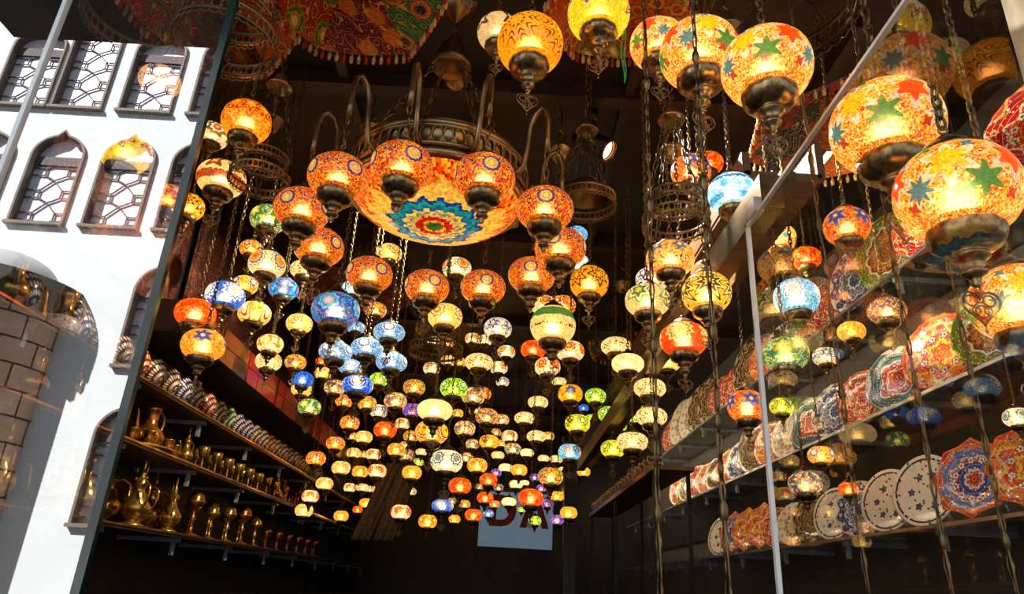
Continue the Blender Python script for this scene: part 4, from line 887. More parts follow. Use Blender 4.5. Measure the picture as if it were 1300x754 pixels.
 ('ambp', 'oval', 1.817, 3.485, 2.953, 0.143, 1, 'small plain amber lantern just right of the light blue lantern'),
 ('limey', 'oval', 1.804, 4.483, 2.788, 0.155, 1, 'small yellow-green lantern just right of the red-orange lantern'),
 ('yelblu', 'oval', 1.827, 4.042, 2.396, 0.145, 1, 'small yellow lantern with blue star rays just above the dark multicoloured tiled lantern'),
 ('mul', 'oval', 1.595, 3.752, 2.185, 0.174, 1, 'dark multicoloured tiled lantern just below the yellow lantern'),
 ('redor', 'oval', 1.806, 3.721, 2.165, 0.099, 2, 'small red-orange crackle lantern just below and right of the yellow-green lantern'),
 ('mul', 'oval', 1.751, 3.011, 2.882, 0.169, 0, 'dark multicoloured tiled lantern just right of the light blue lantern'),
 ('redflo', 'round', 1.273, 2.365, 2.95, 0.17, 0, 'red-orange lantern with blue stars just right of the orange and white lantern'),
 ('wblur', 'oval', 1.842, 2.459, 2.259, 0.096, 1, 'small white lantern with teal blue rosettes below the orange and white lantern'),
 ('yelstar', 'round', -1.37, 2.09, 2.93, 0.17, 0, 'yellow lantern with white and red star below the orange lantern'),
 ('mulo2', 'oval', -1.569, 2.472, 3.539, 0.17, 0, 'orange lantern with small blue flowers above and left of white and red flowered lantern'),
 ('amb_red', 'round', -1.754, 3.111, 3.316, 0.167, 1, 'amber lantern with dark red star flowers just left of the amber lantern'),
]
for i_, (kind, shape, x, y, z, D, lod, label) in enumerate(LANTERNS):
    lantern(kind, shape, x, y, z, D, lod, label, random.random() * 6.28)

# ------------------------------------------------------------ the central chandelier
def pierced_band(mb, r, z0, z1, n=40, t=.006, mi=0):
    for z in (z0, z1): mb.tube([(r * cos(2 * pi * i / 48), r * sin(2 * pi * i / 48), z) for i in range(48)], t * 1.5, 6, True, None, mi)
    zc = (z0 + z1) / 2; h = (z1 - z0) / 2
    for j in range(n):
        a = 2 * pi * j / n; w = pi / n * 1.05
        P = [(r * cos(a + w * cos(q)), r * sin(a + w * cos(q)), zc + h * .95 * sin(q)) for q in [2 * pi * i / 8 for i in range(8)]]
        mb.tube(P, t * .7, 4, True, None, mi)
        mb.tube([(r * cos(a + w), r * sin(a + w), z0), (r * cos(a + w), r * sin(a + w), z1)], t * .6, 4, False, None, mi)
def wire_chain(mb, a, b, L=.045, w=.011, t=.0032):
    a, b = Vector(a), Vector(b); n = max(1, round((b - a).length / L)); d = (b - a).normalized(); u = d.orthogonal().normalized(); v = d.cross(u)
    for i in range(n):
        c = a + (b - a) * ((i + .5) / n); s = u if i % 2 else v
        mb.tube([c + s * w * cos(q) + d * L * .64 * sin(q) for q in [2 * pi * k / 6 for k in range(6)]], t, 4, True)
CX, CY, CB = -.32, 2.45, 2.85
ch = empty('chandelier', (CX, CY, CB), 'big central brass chandelier with mosaic bowl and ring of orange globes', 'chandelier')
bw = [(.335 * sin(t * pi / 2 / 14), .175 - .13 * cos(t * pi / 2 / 14)) for t in range(15)]
obj('mosaic_bowl', MB().lathe(bw, 64, planar=True), M['medallion'], ch)
rimb = MB(); rimb.lathe([(.325, .15), (.352, .155), (.358, .175), (.345, .185), (.345, .27), (.36, .28), (.362, .3), (.34, .31), (.33, .3), (.335, .19), (.325, .15)], 64)
pierced_band(rimb, .356, .195, .27, 54)
obj('brass_rim', rimb, M['brass'], ch)
for j in range(4):
    cn = MB(); a = pi / 4 + j * pi / 2; wire_chain(cn, (.34 * cos(a), .34 * sin(a), .3), (.05 * cos(a), .05 * sin(a), .86)); obj('suspension_chain', cn, M['bronze'], ch)
cn = MB(); wire_chain(cn, (0, 0, .98), (0, 0, CZ - CB - .12)); obj('suspension_chain', cn, M['bronze'], ch)
obj('crown', MB().lathe([(.02, 1.0), (.03, .97), (.05, .95), (.06, .92), (.085, .86), (.088, .83), (.07, .82), (.06, .85), (.001, .86)], 28), M['bronze'], ch)
obj('ceiling_rose', MB().lathe([(.001, CZ - CB), (.09, CZ - CB), (.085, CZ - CB - .03), (.05, CZ - CB - .07), (.02, CZ - CB - .1), (.001, CZ - CB - .12)], 28), M['brass'], ch)
for i_, ad in enumerate((-125, -97, -65.5, -33, -160, 164, 129, 98, 68, 37, 3)):
    a = R(ad); ca, sa = cos(a), sin(a)
    pts = [(.345, .17), (.40, .20), (.415, .30), (.42, .37), (.44, .42), (.47, .44), (.49, .42), (.5, .37), (.5, .30), (.5, .245)]
    obj('arm', MB().tube([(r * ca, r * sa, z) for r, z in pts], .011, 8), M['brass'], ch)
    L = bpy.data.objects.new('globe_pendant', bpy.data.meshes.new('globe_pendant')); 
    s = .102
    gm = link('shade', globe_mesh('oval', 'orn', 0), ch); gm.location = (.5 * ca, .5 * sa, -.005); gm.scale = (s,) * 3; gm.rotation_euler.z = i_ * 1.3
    bpy.data.objects.remove(L)
    link('base_cup', cup_mesh('oval', 0), gm); link('cap', cap_mesh('oval', 0), gm); link('bulb', bulb_mesh(), gm).location.z = -.12
    lk = MB(); wire_chain(lk, (0, 0, 1.27), (0, 0, 2.45), .36, .09, .028); obj('link_chain', lk, M['brass'], gm)
    if i_ in (5, 7): link('heart_pendant', heart_mesh(-.56, 0), gm)

# ------------------------------------------------------------ unlit brass ring chandeliers
def ring_chandelier(x, y, z, r, tiers, label, cloth=None, dome=False):
    t = empty('ring_chandelier', (x, y, z), label, 'chandelier', 'unlit brass ring chandeliers')
    zz = 0
    for q in range(tiers):
        rr = r * (1 - .16 * q)
        mb = MB(); h = r * .34
        mb.lathe([(rr * .97, zz), (rr * 1.03, zz), (rr * 1.04, zz + h * .12), (rr, zz + h * .16), (rr * .98, zz + h * .1), (rr * .97, zz)], 56)
        mb.lathe([(rr * .97, zz + h * .9), (rr * 1.02, zz + h * .9), (rr * 1.03, zz + h), (rr * .98, zz + h * 1.02), (rr * .97, zz + h * .9)], 56)
        pierced_band(mb, rr, zz + h * .16, zz + h * .9, 36, r * .022)
        for j in range(36):   # scalloped lower fringe
            a = 2 * pi * j / 36; w = pi / 36
            mb.tube([(rr * 1.01 * cos(a + w * cos(q_)), rr * 1.01 * sin(a + w * cos(q_)), zz - h * .28 * sin(q_)) for q_ in [pi * i / 6 for i in range(7)]], r * .016, 4)
        obj('pierced_ring', mb, M['bronze'] if r > .2 else M['brass'], t); zz += r * .75
    if dome:
        obj('dome', MB().lathe([(r * .8, zz - r * .4), (r * .7, zz - r * .1), (r * .45, zz + r * .15), (r * .15, zz + r * .3), (r * .05, zz + r * .45)], 40), M['bronze'], t)
    top = min(CZ - .16 - z, zz + .32)
    for j in range(4):
        a = j * pi / 2 + .4; mb = MB()
        if tiers > 1: wire_chain(mb, (r * cos(a), r * sin(a), 0), (r * .84 * cos(a), r * .84 * sin(a), r * .75)); obj('tier_chain', mb, M['bronze'], t); mb = MB()
        wire_chain(mb, (r * .9 * cos(a), r * .9 * sin(a), (tiers - 1) * r * .75 + r * .34), (.02 * cos(a), .02 * sin(a), top)); obj('suspension_chain', mb, M['bronze'], t)
    mb = MB(); wire_chain(mb, (0, 0, top + .03), (0, 0, CZ - z)); obj('suspension_chain', mb, M['bronze'], t)
    obj('crown', MB().lathe([(.001, top + .05), (.02, top + .04), (.03, top + .01), (.055, top - .02), (.05, top - .03), (.001, top - .02)], 20), M['brass'], t)
    return t
RINGS = [
 (.59, 2.28, 2.86, .12, 2, 'small two-tier brass ring chandelier right of centre above the cream lanterns', False),
 (.94, 2.0, 3.62, .27, 1, 'dark brass ring chandelier at the upper right beside the big flower lanterns', False),
 (.30, 2.68, 3.16, .13, 1, 'domed brass ring chandelier just right of the big central chandelier', True),
 (-1.03, 2.42, 3.03, .115, 2, 'dark brass ring chandelier behind the amber lantern on the left', False),
 (-.93, 1.72, 3.10, .15, 2, 'large pierced brass ring chandelier beside the left glass pane edge', False),
 (-1.22, 1.72, 3.16, .15, 1, 'pierced brass ring chandelier seen through the left glass pane', False),
 (-.5, 4.6, 3.05, .18, 2, 'dim brass ring chandelier deep behind the pale blue lanterns', False),
]
for a_ in RINGS: ring_chandelier(*a_[:6], dome=a_[6])

# ------------------------------------------------------------ ceiling hooks with brass roses
for (x, y, lab) in ((-1.32, 3.09, 'brass ceiling rose on a hook above the amber lantern at the left'), (-.8, 3.12, 'brass ceiling rose behind the curved arms of the big chandelier'),
                    (-.32, 2.66, 'fluted brass ceiling rose directly above the big chandelier'), (.22, 3.22, 'brass ceiling rose left of the black spotlight'),
                    (.81, 3.16, 'brass ceiling rose right of the black spotlight'), (.85, 4.95, 'brass ceiling rose far back above the cream lanterns'), (.84, 2.28, 'fluted brass ceiling rose at the top right above the ring chandelier')):
    t = empty('ceiling_rose_hook', (x, y, 3.8), lab, 'ceiling hook', 'brass ceiling roses')
    obj('rose', MB().lathe([(.001, .05), (.02, .045), (.065, .02), (.07, .005), (.05, 0), (.045, -.03), (.03, -.055), (.012, -.065), (.001, -.07)], 32, flute=(.12, 24, -.06, .0)), M['brass'], t)
    obj('hook', MB().tube([(0, 0, .04), (0, 0, .07), (.018, 0, .085), (.024, 0, .105), (.012, 0, .13), (0, 0, .135), (-.012, 0, .15), (0, 0, .17), (0, 0, .26)], .004, 6), M['copper'], t)

# ------------------------------------------------------------ spotlight
lm = plain('spotlight_lens', '#fff1dc', .3, emit='#ffe8cc', estr=2.2, var=0)
def spot(loc, aim, energy, lab):
    sp = empty('spotlight', loc, lab, 'spotlight')
    dirv = Vector(aim).normalized(); q = dirv.to_track_quat('Z', 'Y').to_matrix().to_4x4()
    obj('lamp_head', MB().lathe([(.001, -.12), (.055, -.12), (.062, -.11), (.062, .1), (.056, .1), (.05, .07), (.001, .06)], 32, q), M['black'], sp)
    obj('bezel', MB().lathe([(.052, .085), (.061, .09), (.061, .103), (.052, .103), (.052, .085)], 32, q), M['copper'], sp)
    obj('lens', MB().lathe([(.001, .078), (.05, .078)], 24, q), lm, sp)
    obj('stem', MB().tube([(0, 0, .05), (-.01, .01, .16), (-.01, .01, .27)], .014, 8).box((-.01, .01, .2), (.05, .05, .1)), M['black'], sp)
    ld = bpy.data.lights.new('spotlight_beam', 'SPOT'); lo = bpy.data.objects.new('spotlight_beam', ld); COL.objects.link(lo); lo.parent = sp
    ld.energy = energy; ld.color = (1, .86, .66); ld.spot_size = R(100); ld.spot_blend = .6; ld.shadow_soft_size = .04
    lo.location = dirv * .13; lo.rotation_euler = dirv.to_track_quat('-Z', 'Y').to_euler()
spot((.39, 3.1, 3.78), (.75, -.35, -.62), 200, 'black cylindrical ceiling spotlight angled down to the right')
spot((-.3, 3.55, 3.78), (-.9, .25, -.75), 260, 'added black spotlight behind the big chandelier to brighten the left shelves')  # extra spotlight, added because the left shelves were too dark

# ------------------------------------------------------------ embroidered cloth canopies under the ceiling
def canopy(cx, cy, z, r, mats, label, rot=0, n=6, cone=.22, sag=.02):
    t = empty('embroidered_canopy', (cx, cy, z), label, 'cloth canopy', 'embroidered canopies')
    for i in range(n):
        a0, a1 = rot + 2 * pi * i / n, rot + 2 * pi * (i + 1) / n
        mb = MB(); K = 6; b = 0
        for u in range(K + 1):
            for v in range(K + 1):
                f = u / K; a = (r * cos(a0), r * sin(a0)); c = (r * cos(a1), r * sin(a1)); w = v / K
                x = f * (a[0] * (1 - w) + c[0] * w); y = f * (a[1] * (1 - w) + c[1] * w)
                mb.v.append(Vector((x, y, cone * (1 - f) - sag * sin(pi * w) * f)))
        for u in range(K):
            for v in range(K):
                p = [(u, v), (u + 1, v), (u + 1, v + 1), (u, v + 1)]
                mb.face([q[0] * (K + 1) + q[1] for q in p], [((q[0] / K) * 1.0, (q[1] / K) * q[0] / K + i * 1.7) for q in p])
        pn = obj('panel', mb, M[mats[i % len(mats)]], t)
    fr = MB()
    for i in range(n):
        a0, a1 = rot + 2 * pi * i / n, rot + 2 * pi * (i + 1) / n
        for j in range(12):
            w = (j + .5) / 12; x = r * (cos(a0) * (1 - w) + cos(a1) * w); y = r * (sin(a0) * (1 - w) + sin(a1) * w); z_ = -sag * sin(pi * w)
            fr.tube([(x, y, z_), (x, y, z_ - .012), (x, y, z_ - .018), (x, y, z_ - .045)], [.004, .004, .009, .007], 5, False, None, (0, 0, 1)[j % 3])
    obj('fringe', fr, [M['tassel'], M['tassel_red']], t)['kind'] = 'stuff'
    return t
canopy(-.69, 2.05, 3.68, .38, ['tex_maroon', 'tex_red', 'tex_green'], 'green, red and maroon embroidered canopy with tassels at the top left', R(60))
canopy(.36, 2.12, 3.74, .3, ['tex_orange', 'tex_red'], 'red and orange embroidered canopy behind the amber lantern at the top', R(0))
canopy(1.36, 2.5, 3.5, .4, ['tex_orange', 'tex_teal', 'tex_maroon', 'tex_teal'], 'teal and red embroidered canopy at the upper right behind the glass', R(20))
canopy(-1.3, 2.25, 3.72, .36, ['tex_orange', 'tex_dark', 'tex_red'], 'orange and red embroidered canopy above the left glass pane edge', R(10))
canopy(1.2, 6.2, 3.72, .5, ['tex_teal', 'tex_dark', 'tex_green'], 'dim green embroidered canopy deep in the shop behind the cream lanterns', R(15))
canopy(-1.3, 5.2, 3.74, .5, ['tex_dark', 'tex_teal', 'tex_dark'], 'dim red and green embroidered canopy over the left shelves', R(15))
def rug(y0, y1, z0, z1, label, x=-2.27, mat='tex_dark'):
    mb = MB(); K = 14
    for i in range(K + 1):
        for j in range(K + 1): mb.v.append(Vector((x + .015 * sin(i * 1.3) * (1 - j / K) + .02, y0 + (y1 - y0) * i / K, z0 + (z1 - z0) * j / K)))
    for i in range(K):
        for j in range(K):
            p = [(i, j), (i + 1, j), (i + 1, j + 1), (i, j + 1)]; mb.face([q[0] * (K + 1) + q[1] for q in p], [(q[0] / K * (y1 - y0), q[1] / K * (z1 - z0)) for q in p])
    o = obj('wall_hanging', mb, M[mat]); tag(o, label, 'rug', 'wall hangings')
    m = o.modifiers.new('thickness', 'SOLIDIFY'); m.thickness = .012
rug(2.9, 4.4, 3.12, 4.0, 'dark red patterned kilim hanging high on the left wall near the front')
rug(4.5, 6.3, 3.14, 4.0, 'dark red patterned kilim hanging high on the left wall farther back')

bs = MB()
for i in range(46):
    for dx in (-.006, .006): bs.lathe([(.001, -.0032), (.0032, 0), (.001, .0032)], 5, Matrix.Translation((dx * sin(pi * i / 46) + .004 * sin(i * .2), 0, -.0058 * i)))
bo = obj('bead_string', bs, plain('green_glass_beads', '#3fae3a', .2)); bo.location = (.33, 1.86, 3.42); tag(bo, 'thin green bead string hanging beside the yellow star lantern at the top', 'bead string')

# ------------------------------------------------------------ long hanging chains in front of the right side
for (px_x, px_y, lab, top) in ((.293, 1.35, 'long dark hanging chain left of the glass partition edge', CZ), (.385, 1.25, 'long dark hanging chain crossing the red sunburst lantern', CZ),
                         (.80, 1.62, 'long hanging chain just behind the glass partition, leftmost behind it', CZ), (.97, 1.6, 'long hanging chain behind the glass in front of the round plates', CZ), (1.04, 1.5, 'long hanging chain behind the glass, rightmost one', CZ)):
    mb = MB(); z = .75; k = 0
    wire_chain(mb, (0, 0, .75), (0, 0, top), .042, .0052, .002)
    mb.tube([(.003 * sin(i * .9), .003 * cos(i * .9), .75 + i * (top - .75) / 60) for i in range(61)], .0024, 5)
    while z < top - .1:
        mb.lathe([(.001, -.025), (.008, -.01), (.009, 0), (.008, .01), (.001, .025)], 6, Matrix.Translation((0, 0, z))); z += .33
    o = obj('hanging_chain', mb, M['bronze']); o.location = (px_x, px_y, 0); tag(o, lab, 'chain', 'long hanging chains')
# ------------------------------------------------------------ right wall: glass shelves and plates
SHX = 2.02
for z, lab in ((3.24, 'topmost smoked glass shelf on the right wall'), (2.57, 'middle smoked glass shelf on the right wall'), (1.97, 'lowest smoked glass shelf on the right wall')):
    t = empty('glass_shelf', (0, 0, z), lab, 'shelf', 'right wall shelves')
    obj('board', MB().box((2.2, 6.8, -.008), (.4, 9.4, .012)), M['shelf_glass'], t, False)
    obj('front_edge', MB().box((1.995, 6.8, -.008), (.01, 9.4, .016)), M['silver'], t, False)
    for i in range(10):
        y = 2.4 + i * .95
        obj('bracket', MB().box((2.2, y, -.03), (.38, .022, .03)).box((2.04, y, -.065), (.022, .03, .1)), M['clear'], t, False)
_pm = {}
def plate_mesh(kind, shape):
    key = (kind, shape)
    if key not in _pm:
        n = 72; mb = MB()
        prof = [(0, -.10), (.3, -.10), (.55, -.095), (.66, -.06), (.82, -.012), (.96, .012), (1.0, .012), (.985, -.005), (.8, -.05), (.62, -.12), (.4, -.135), (0, -.135)]
        def rad(a):
            if shape == 'scallop': return 1 - .035 * abs(sin(a * 9))
            if shape == 'flower': return 1 - .13 * abs(sin(a * 4))
            return 1
        for i, (r, z) in enumerate(prof):
            for j in range(n):
                a = 2 * pi * j / n; q = r * (rad(a) if r > .6 else 1)
                mb.v.append(Vector((q * cos(a), q * sin(a) * (1.3 if shape == 'oval' else 1), z)))
        for i in range(len(prof) - 1):
            for j in range(n):
                k = (j + 1) % n
                uv = [(prof[ii][0] * cos(2 * pi * jj / n) * (rad(2 * pi * jj / n) if prof[ii][0] > .6 else 1), prof[ii][0] * sin(2 * pi * jj / n)) for ii, jj in ((i, j), (i, j + 1), (i + 1, j + 1), (i + 1, j))]
                mb.face((i * n + j, i * n + k, (i + 1) * n + k, (i + 1) * n + j), uv)
        _pm[key] = mb.mesh('dish', M['plate_' + kind])
    return _pm[key]
def stand_mesh():
    if 's' not in _pm:
        mb = MB()
        for s in (-1, 1): mb.tube([(s * .35, .1, -1.0), (s * .35, -.45, -1.0), (s * .35, -.5, -.9)], .03, 4).tube([(s * .35, .1, -1.0), (s * .3, .55, -1.0), (s * .25, .35, -.1)], .03, 4)
        mb.tube([(-.35, .1, -1), (.35, .1, -1)], .03, 4)
        _pm['s'] = mb.mesh('plate_stand', M['clear'])
    return _pm['s']
ORD = 'first second third fourth fifth sixth seventh eighth ninth tenth eleventh twelfth thirteenth fourteenth fifteenth sixteenth seventeenth eighteenth nineteenth twentieth'.split()
def plate_row(zshelf, shelfname, seq):
    for i, (y, r, kind, shape) in enumerate(seq):
        ry = r * (1.3 if shape == 'oval' else 1); tilt = R(14); yaw = R(22)
        t = empty('painted_plate', (2.1, y, zshelf + .006 + ry * cos(tilt)), '%s %splate on %s, %s from the front' % (PK[kind][0], {'oval': 'oval ', 'scallop': 'scalloped ', 'round': 'round ', 'flower': ''}[shape], shelfname, ORD[i]), 'plate', 'painted plates on ' + shelfname, 0, r)
        d = link('dish', plate_mesh(kind, shape), t)
        d.matrix_local = Matrix.Rotation(-yaw, 4, 'Z').inverted() @ Matrix.Rotation(R(-90) , 4, 'Z') @ Matrix.Rotation(R(90) - tilt, 4, 'X')
        d.matrix_local = Matrix.Rotation(yaw, 4, 'Z') @ Matrix.Rotation(-pi / 2, 4, 'Z') @ Matrix.Rotation(pi / 2 - tilt, 4, 'X')
        s = link('plate_stand', stand_mesh(), t); s.rotation_euler = (0, 0, yaw - pi / 2); s.location.z = -ry * cos(tilt) / r + 1.03
def seqs(y0, n, step, r0, pattern):
    out = []; y = y0
    for i in range(n):
        k, s, f = pattern[i % len(pattern)]; out.append((y, r0 * f, k, s)); y += step * f
    return out
plate_row(3.24, 'the top right shelf', seqs(2.32, 17, .4, .205, [('red', 'scallop', 1.15), ('teal', 'round', .9), ('red', 'scallop', 1.), ('green', 'oval', .95), ('blue', 'oval', .9), ('red', 'scallop', 1.), ('teal', 'scallop', .95), ('blue', 'round', .95), ('orange', 'scallop', 1.), ('brown', 'oval', 1.), ('red', 'scallop', .95), ('red', 'round', 1.), ('brown', 'oval', 1.), ('brown', 'oval', 1.05), ('pale', 'oval', 1.), ('pale', 'oval', 1.1)]))
plate_row(2.57, 'the middle right shelf', seqs(2.45, 17, .38, .19, [('red', 'scallop', 1.), ('green', 'scallop', 1.05), ('orange', 'scallop', 1.1), ('teal', 'round', 1.), ('red', 'scallop', .95), ('blue', 'scallop', 1.), ('teal', 'round', 1.), ('pale', 'scallop', .95), ('orange', 'scallop', 1.), ('brown', 'oval', 1.), ('blue', 'round', .95), ('orange', 'flower', .95), ('brown', 'round', .9), ('orange', 'scallop', .9)]))
plate_row(1.97, 'the lowest right shelf', seqs(2.42, 14, .34, .175, [('orange', 'flower', 1.1), ('orange', 'flower', 1.1), ('flower', 'flower', 1.1), ('bird', 'round', 1.05), ('bird', 'round', 1.), ('blue', 'round', .95), ('bird', 'round', .95), ('brown', 'scallop', 1.), ('pale', 'scallop', .9), ('red', 'scallop', .9)]))

# ------------------------------------------------------------ left wall: shelves
def wood_shelf(z, lab, d=.42):
    t = empty('wall_shelf', (0, 0, z), lab, 'shelf', 'left wall shelves')
    obj('board', MB().box((-2.3 + d / 2, 7.0, -.015), (d, 9.2, .026)), M['wood'], t, False)
    obj('front_edge', MB().box((-2.297 + d, 7.0, -.008), (.006, 9.2, .01)), M['gold'], t, False)
    for i in range(10):
        y = 2.7 + i * .9
        obj('bracket', MB().box((-2.1, y, -.04), (.38, .02, .025)).box((-1.95, y, -.075), (.02, .025, .1)), M['clear'], t, False)
wood_shelf(2.51, 'upper left shelf edged in brass with dotted bowls on it')
wood_shelf(2.2, 'middle left shelf carrying the copper coffee pot and goblets')
wood_shelf(1.8, 'lower left shelf carrying the tall brass ewers')
# wall cabinet above with red fronts
cab = empty('wall_cabinet', (-2.09, 7, 2.88), 'dark wall cabinet with red and amber front panels above the left shelves', 'cabinet')
obj('carcass', MB().box((0, -.1, .1), (.4, 6, .2)), M['wood'], cab, False)
for y0, y1, m in ((4.15, 4.9, 'amber_panel'), (4.93, 5.62, 'red_panel'), (5.65, 6.25, 'red_panel'), (6.9, 7.5, 'red_panel'), (7.53, 8.2, 'red_panel')):
    d = obj('front_panel', MB().box((.207, (y0 + y1) / 2 - 7, .1), (.014, y1 - y0, .22)), M[m], cab, False)
    obj('panel_groove', MB().box((.215, (y0 + y1) / 2 - 7, .1), (.004, y1 - y0, .006)).box((.215, y0 + (y1 - y0) * .33 - 7, .1), (.004, .006, .22)), M['wood'], d, False)

_bm = {}
def bowl(x, y, z, kind, r, lab, tip):
    if kind not in _bm:
        _bm[kind] = MB().lathe([(.001, 0), (.3, 0), (.36, .02), (.36, .06), (.45, .1), (.72, .3), (.92, .58), (1.0, .86), (1.0, .9), (.96, .89), (.88, .6), (.66, .32), (.3, .14), (.001, .12)], 36).mesh('bowl', M['bowl_' + kind])
    o = link('dotted_bowl', _bm[kind]); o.location = (x, y, z); o.scale = (r,) * 3; o.rotation_euler = (0, tip, 0)
    o.location.z = z + r * .93 if tip else z
    tag(o, lab, 'bowl', 'dotted bowls on the upper left shelf')
seq = ['navy', 'navy', 'brown', 'brown', 'red', 'brown', 'brown', 'navy', 'brown', 'red', 'brown', 'green']
y = 2.55; i = 0; cnt = {}
ORD2 = ORD + ['twenty-first', 'twenty-second', 'twenty-third', 'twenty-fourth', 'twenty-fifth', 'twenty-sixth', 'twenty-seventh', 'twenty-eighth', 'twenty-ninth', 'thirtieth']
while i < 26:
    k = seq[i % 12]; r = .094
    if abs(y - 2.98) < .17 or abs(y - 2.6) < .08: y += .2; continue
    bowl(-1.99, y, 2.515, k, r, '%s dotted bowl in the front row of the upper left shelf, %s from the window' % (k, ORD2[i]), R(-62)); y += .2; i += 1
y = 2.85
for i in range(14):
    k = ('navy', 'red', 'brown', 'green', 'brown')[i % 5]
    bowl(-2.16, y, 2.515, k, .1, 'larger %s dotted bowl in the back row of that shelf, %s from the window' % (k, ORD2[i]), R(-70) if i > 20 else 0); y += .235

# brass ewers, coffee pot, goblets ...
_vm = {}
def vessel(kind, mat):
    key = (kind, mat)
    if key not in _vm:
        P = {}
        if kind == 'ewer':      # tall spired jug, unit height
            P['body'] = MB().lathe([(.0, 0), (.17, 0), (.175, .02), (.11, .05), (.07, .08), (.14, .13), (.2, .22), (.2, .3), (.14, .39), (.085, .47), (.075, .55), (.1, .6), (.105, .62), (.09, .63)], 28)
            P['lid'] = MB().lathe([(.1, .63), (.085, .67), (.05, .71), (.03, .74), (.045, .77), (.025, .8), (.014, .86), (.02, .89), (.006, 1.0)], 20)
            P['handle'] = MB().tube([(.09, 0, .6), (.17, 0, .64), (.27, 0, .58), (.29, 0, .46), (.25, 0, .34), (.19, 0, .27)], .016, 7)
            P['spout'] = MB().tube([(-.18, 0, .22), (-.26, 0, .28), (-.27, 0, .4), (-.29, 0, .52), (-.35, 0, .58)], [.035, .03, .022, .018, .014], 8)
        elif kind == 'pot':     # coffee pot with a bulging body and long spout
            P['body'] = MB().lathe([(0, 0), (.2, 0), (.22, .02), (.17, .05), (.25, .12), (.27, .2), (.22, .3), (.13, .38), (.1, .48), (.11, .6), (.13, .64), (.14, .7), (.12, .72)], 32)
            P['lid'] = MB().lathe([(.13, .72), (.12, .78), (.07, .84), (.03, .87), (.035, .9), (.012, .94), (.004, 1.0)], 24)
            P['handle'] = MB().tube([(.12, 0, .62), (.2, 0, .66), (.31, 0, .6), (.34, 0, .48), (.3, 0, .34), (.23, 0, .24)], [.024, .026, .026, .024, .022, .02], 8)
            P['spout'] = MB().tube([(-.24, 0, .16), (-.33, 0, .24), (-.35, 0, .4), (-.37, 0, .54), (-.43, 0, .64)], [.05, .042, .03, .024, .02], 8)
        elif kind == 'goblet':
            P['bowl'] = MB().lathe([(.03, .5), (.12, .54), (.21, .66), (.24, .85), (.25, 1.0), (.235, 1.0), (.2, .7), (.1, .58), (.001, .57)], 24)
            P['stem'] = MB().lathe([(0, 0), (.2, 0), (.19, .03), (.08, .07), (.04, .15), (.06, .26), (.035, .36), (.035, .5)], 20)
        elif kind == 'cup':
            P['body'] = MB().lathe([(0, 0), (.3, 0), (.34, .05), (.36, .5), (.42, .96), (.44, 1.), (.4, .98), (.33, .5), (.3, .1), (0, .08)], 24)
            P['handle'] = MB().tube([(.38, 0, .8), (.55, 0, .8), (.6, 0, .55), (.5, 0, .3), (.35, 0, .28)], .045, 6)
        elif kind == 'camel':
            b = MB()
            b.tube([(-.36, 0, .56), (-.25, 0, .6), (-.1, 0, .62), (.08, 0, .66), (.22, 0, .6), (.34, 0, .58)], [.05, .12, .14, .15, .13, .07], 12)
            b.lathe([(.12, .68), (.1, .78), (.05, .84), (.001, .86)], 12)
            b.tube([(.3, 0, .6), (.42, 0, .56), (.5, 0, .66), (.52, 0, .82), (.56, 0, .92), (.64, 0, .94), (.74, 0, .9)], [.08, .07, .05, .045, .055, .05, .03], 8)
            for sx, sy in ((.24, .07), (.24, -.07), (-.26, .07), (-.26, -.07)): b.tube([(sx, sy, .55), (sx + .01, sy, .3), (sx - .01, sy, .05), (sx + .03, sy, 0)], [.055, .032, .024, .035], 7)
            b.tube([(-.38, 0, .58), (-.42, 0, .48), (-.42, 0, .34)], [.016, .012, .018], 5)
            P['body'] = b
            P['saddle'] = MB().lathe([(.15, .6), (.16, .74), (.14, .75), (.13, .62)], 14)
        elif kind == 'censer':
            P['body'] = MB().lathe([(0, 0), (.2, 0), (.18, .03), (.05, .08), (.04, .3), (.08, .36), (.04, .42), (.04, .58), (.16, .64), (.2, .72), (.16, .78)], 20)
            P['lid'] = MB().lathe([(.17, .78), (.15, .86), (.07, .92), (.03, .95), (.001, 1.0)], 16)
        _vm[key] = {n: b.mesh(n, M[mat]) for n, b in P.items()}
    return _vm[key]
def put(kind, mat, name, x, y, z, h, rz, lab, cat, group):
    t = empty(name, (x, y, z), lab, cat, group, rz, h)
    for n, me in vessel(kind, mat).items(): link(n, me, t)
    return t
EW = [(2.72, .34), (3.0, .36), (3.3, .33), (3.66, .38), (4.0, .36), (4.24, .37), (4.44, .32), (4.62, .3)]
for i, (y, h) in enumerate(EW):
    put('ewer', 'gold', 'brass_ewer', -1.98 - .1 * (i % 2), y, 1.801, h, R(-60 + 25 * (i % 3)), 'tall spired brass ewer on the lower left shelf, %s from the window' % ORD[i], 'ewer', 'brass ewers on the lower left shelf')
for i in range(5):
    put('ewer', 'gold', 'brass_ewer', -2.2, 3.55 + i * .27, 1.801, .4 - .02 * (i % 2), R(70 - 15 * (i % 3)), 'brass ewer in the back row of the lower left shelf, %s from the window' % ORD[i], 'ewer', 'brass ewers in the back row')
for i in range(9):
    y = 4.82 + i * .16
    put('censer', 'gold' if i % 3 else 'copper', 'brass_censer', -2.0 - .08 * (i % 2), y, 1.801, .3 - .03 * (i % 3), 0, 'slender brass censer on the lower left shelf, %s in its row' % ORD[i], 'censer', 'brass censers on the lower left shelf')
for i in range(12):
    put('goblet', 'copper', 'copper_goblet', -1.98 - .06 * (i % 2), 6.35 + i * .17, 1.801, .15, 0, 'copper goblet far along the lower left shelf, %s in its row' % ORD[i], 'goblet', 'copper goblets on the lower left shelf')
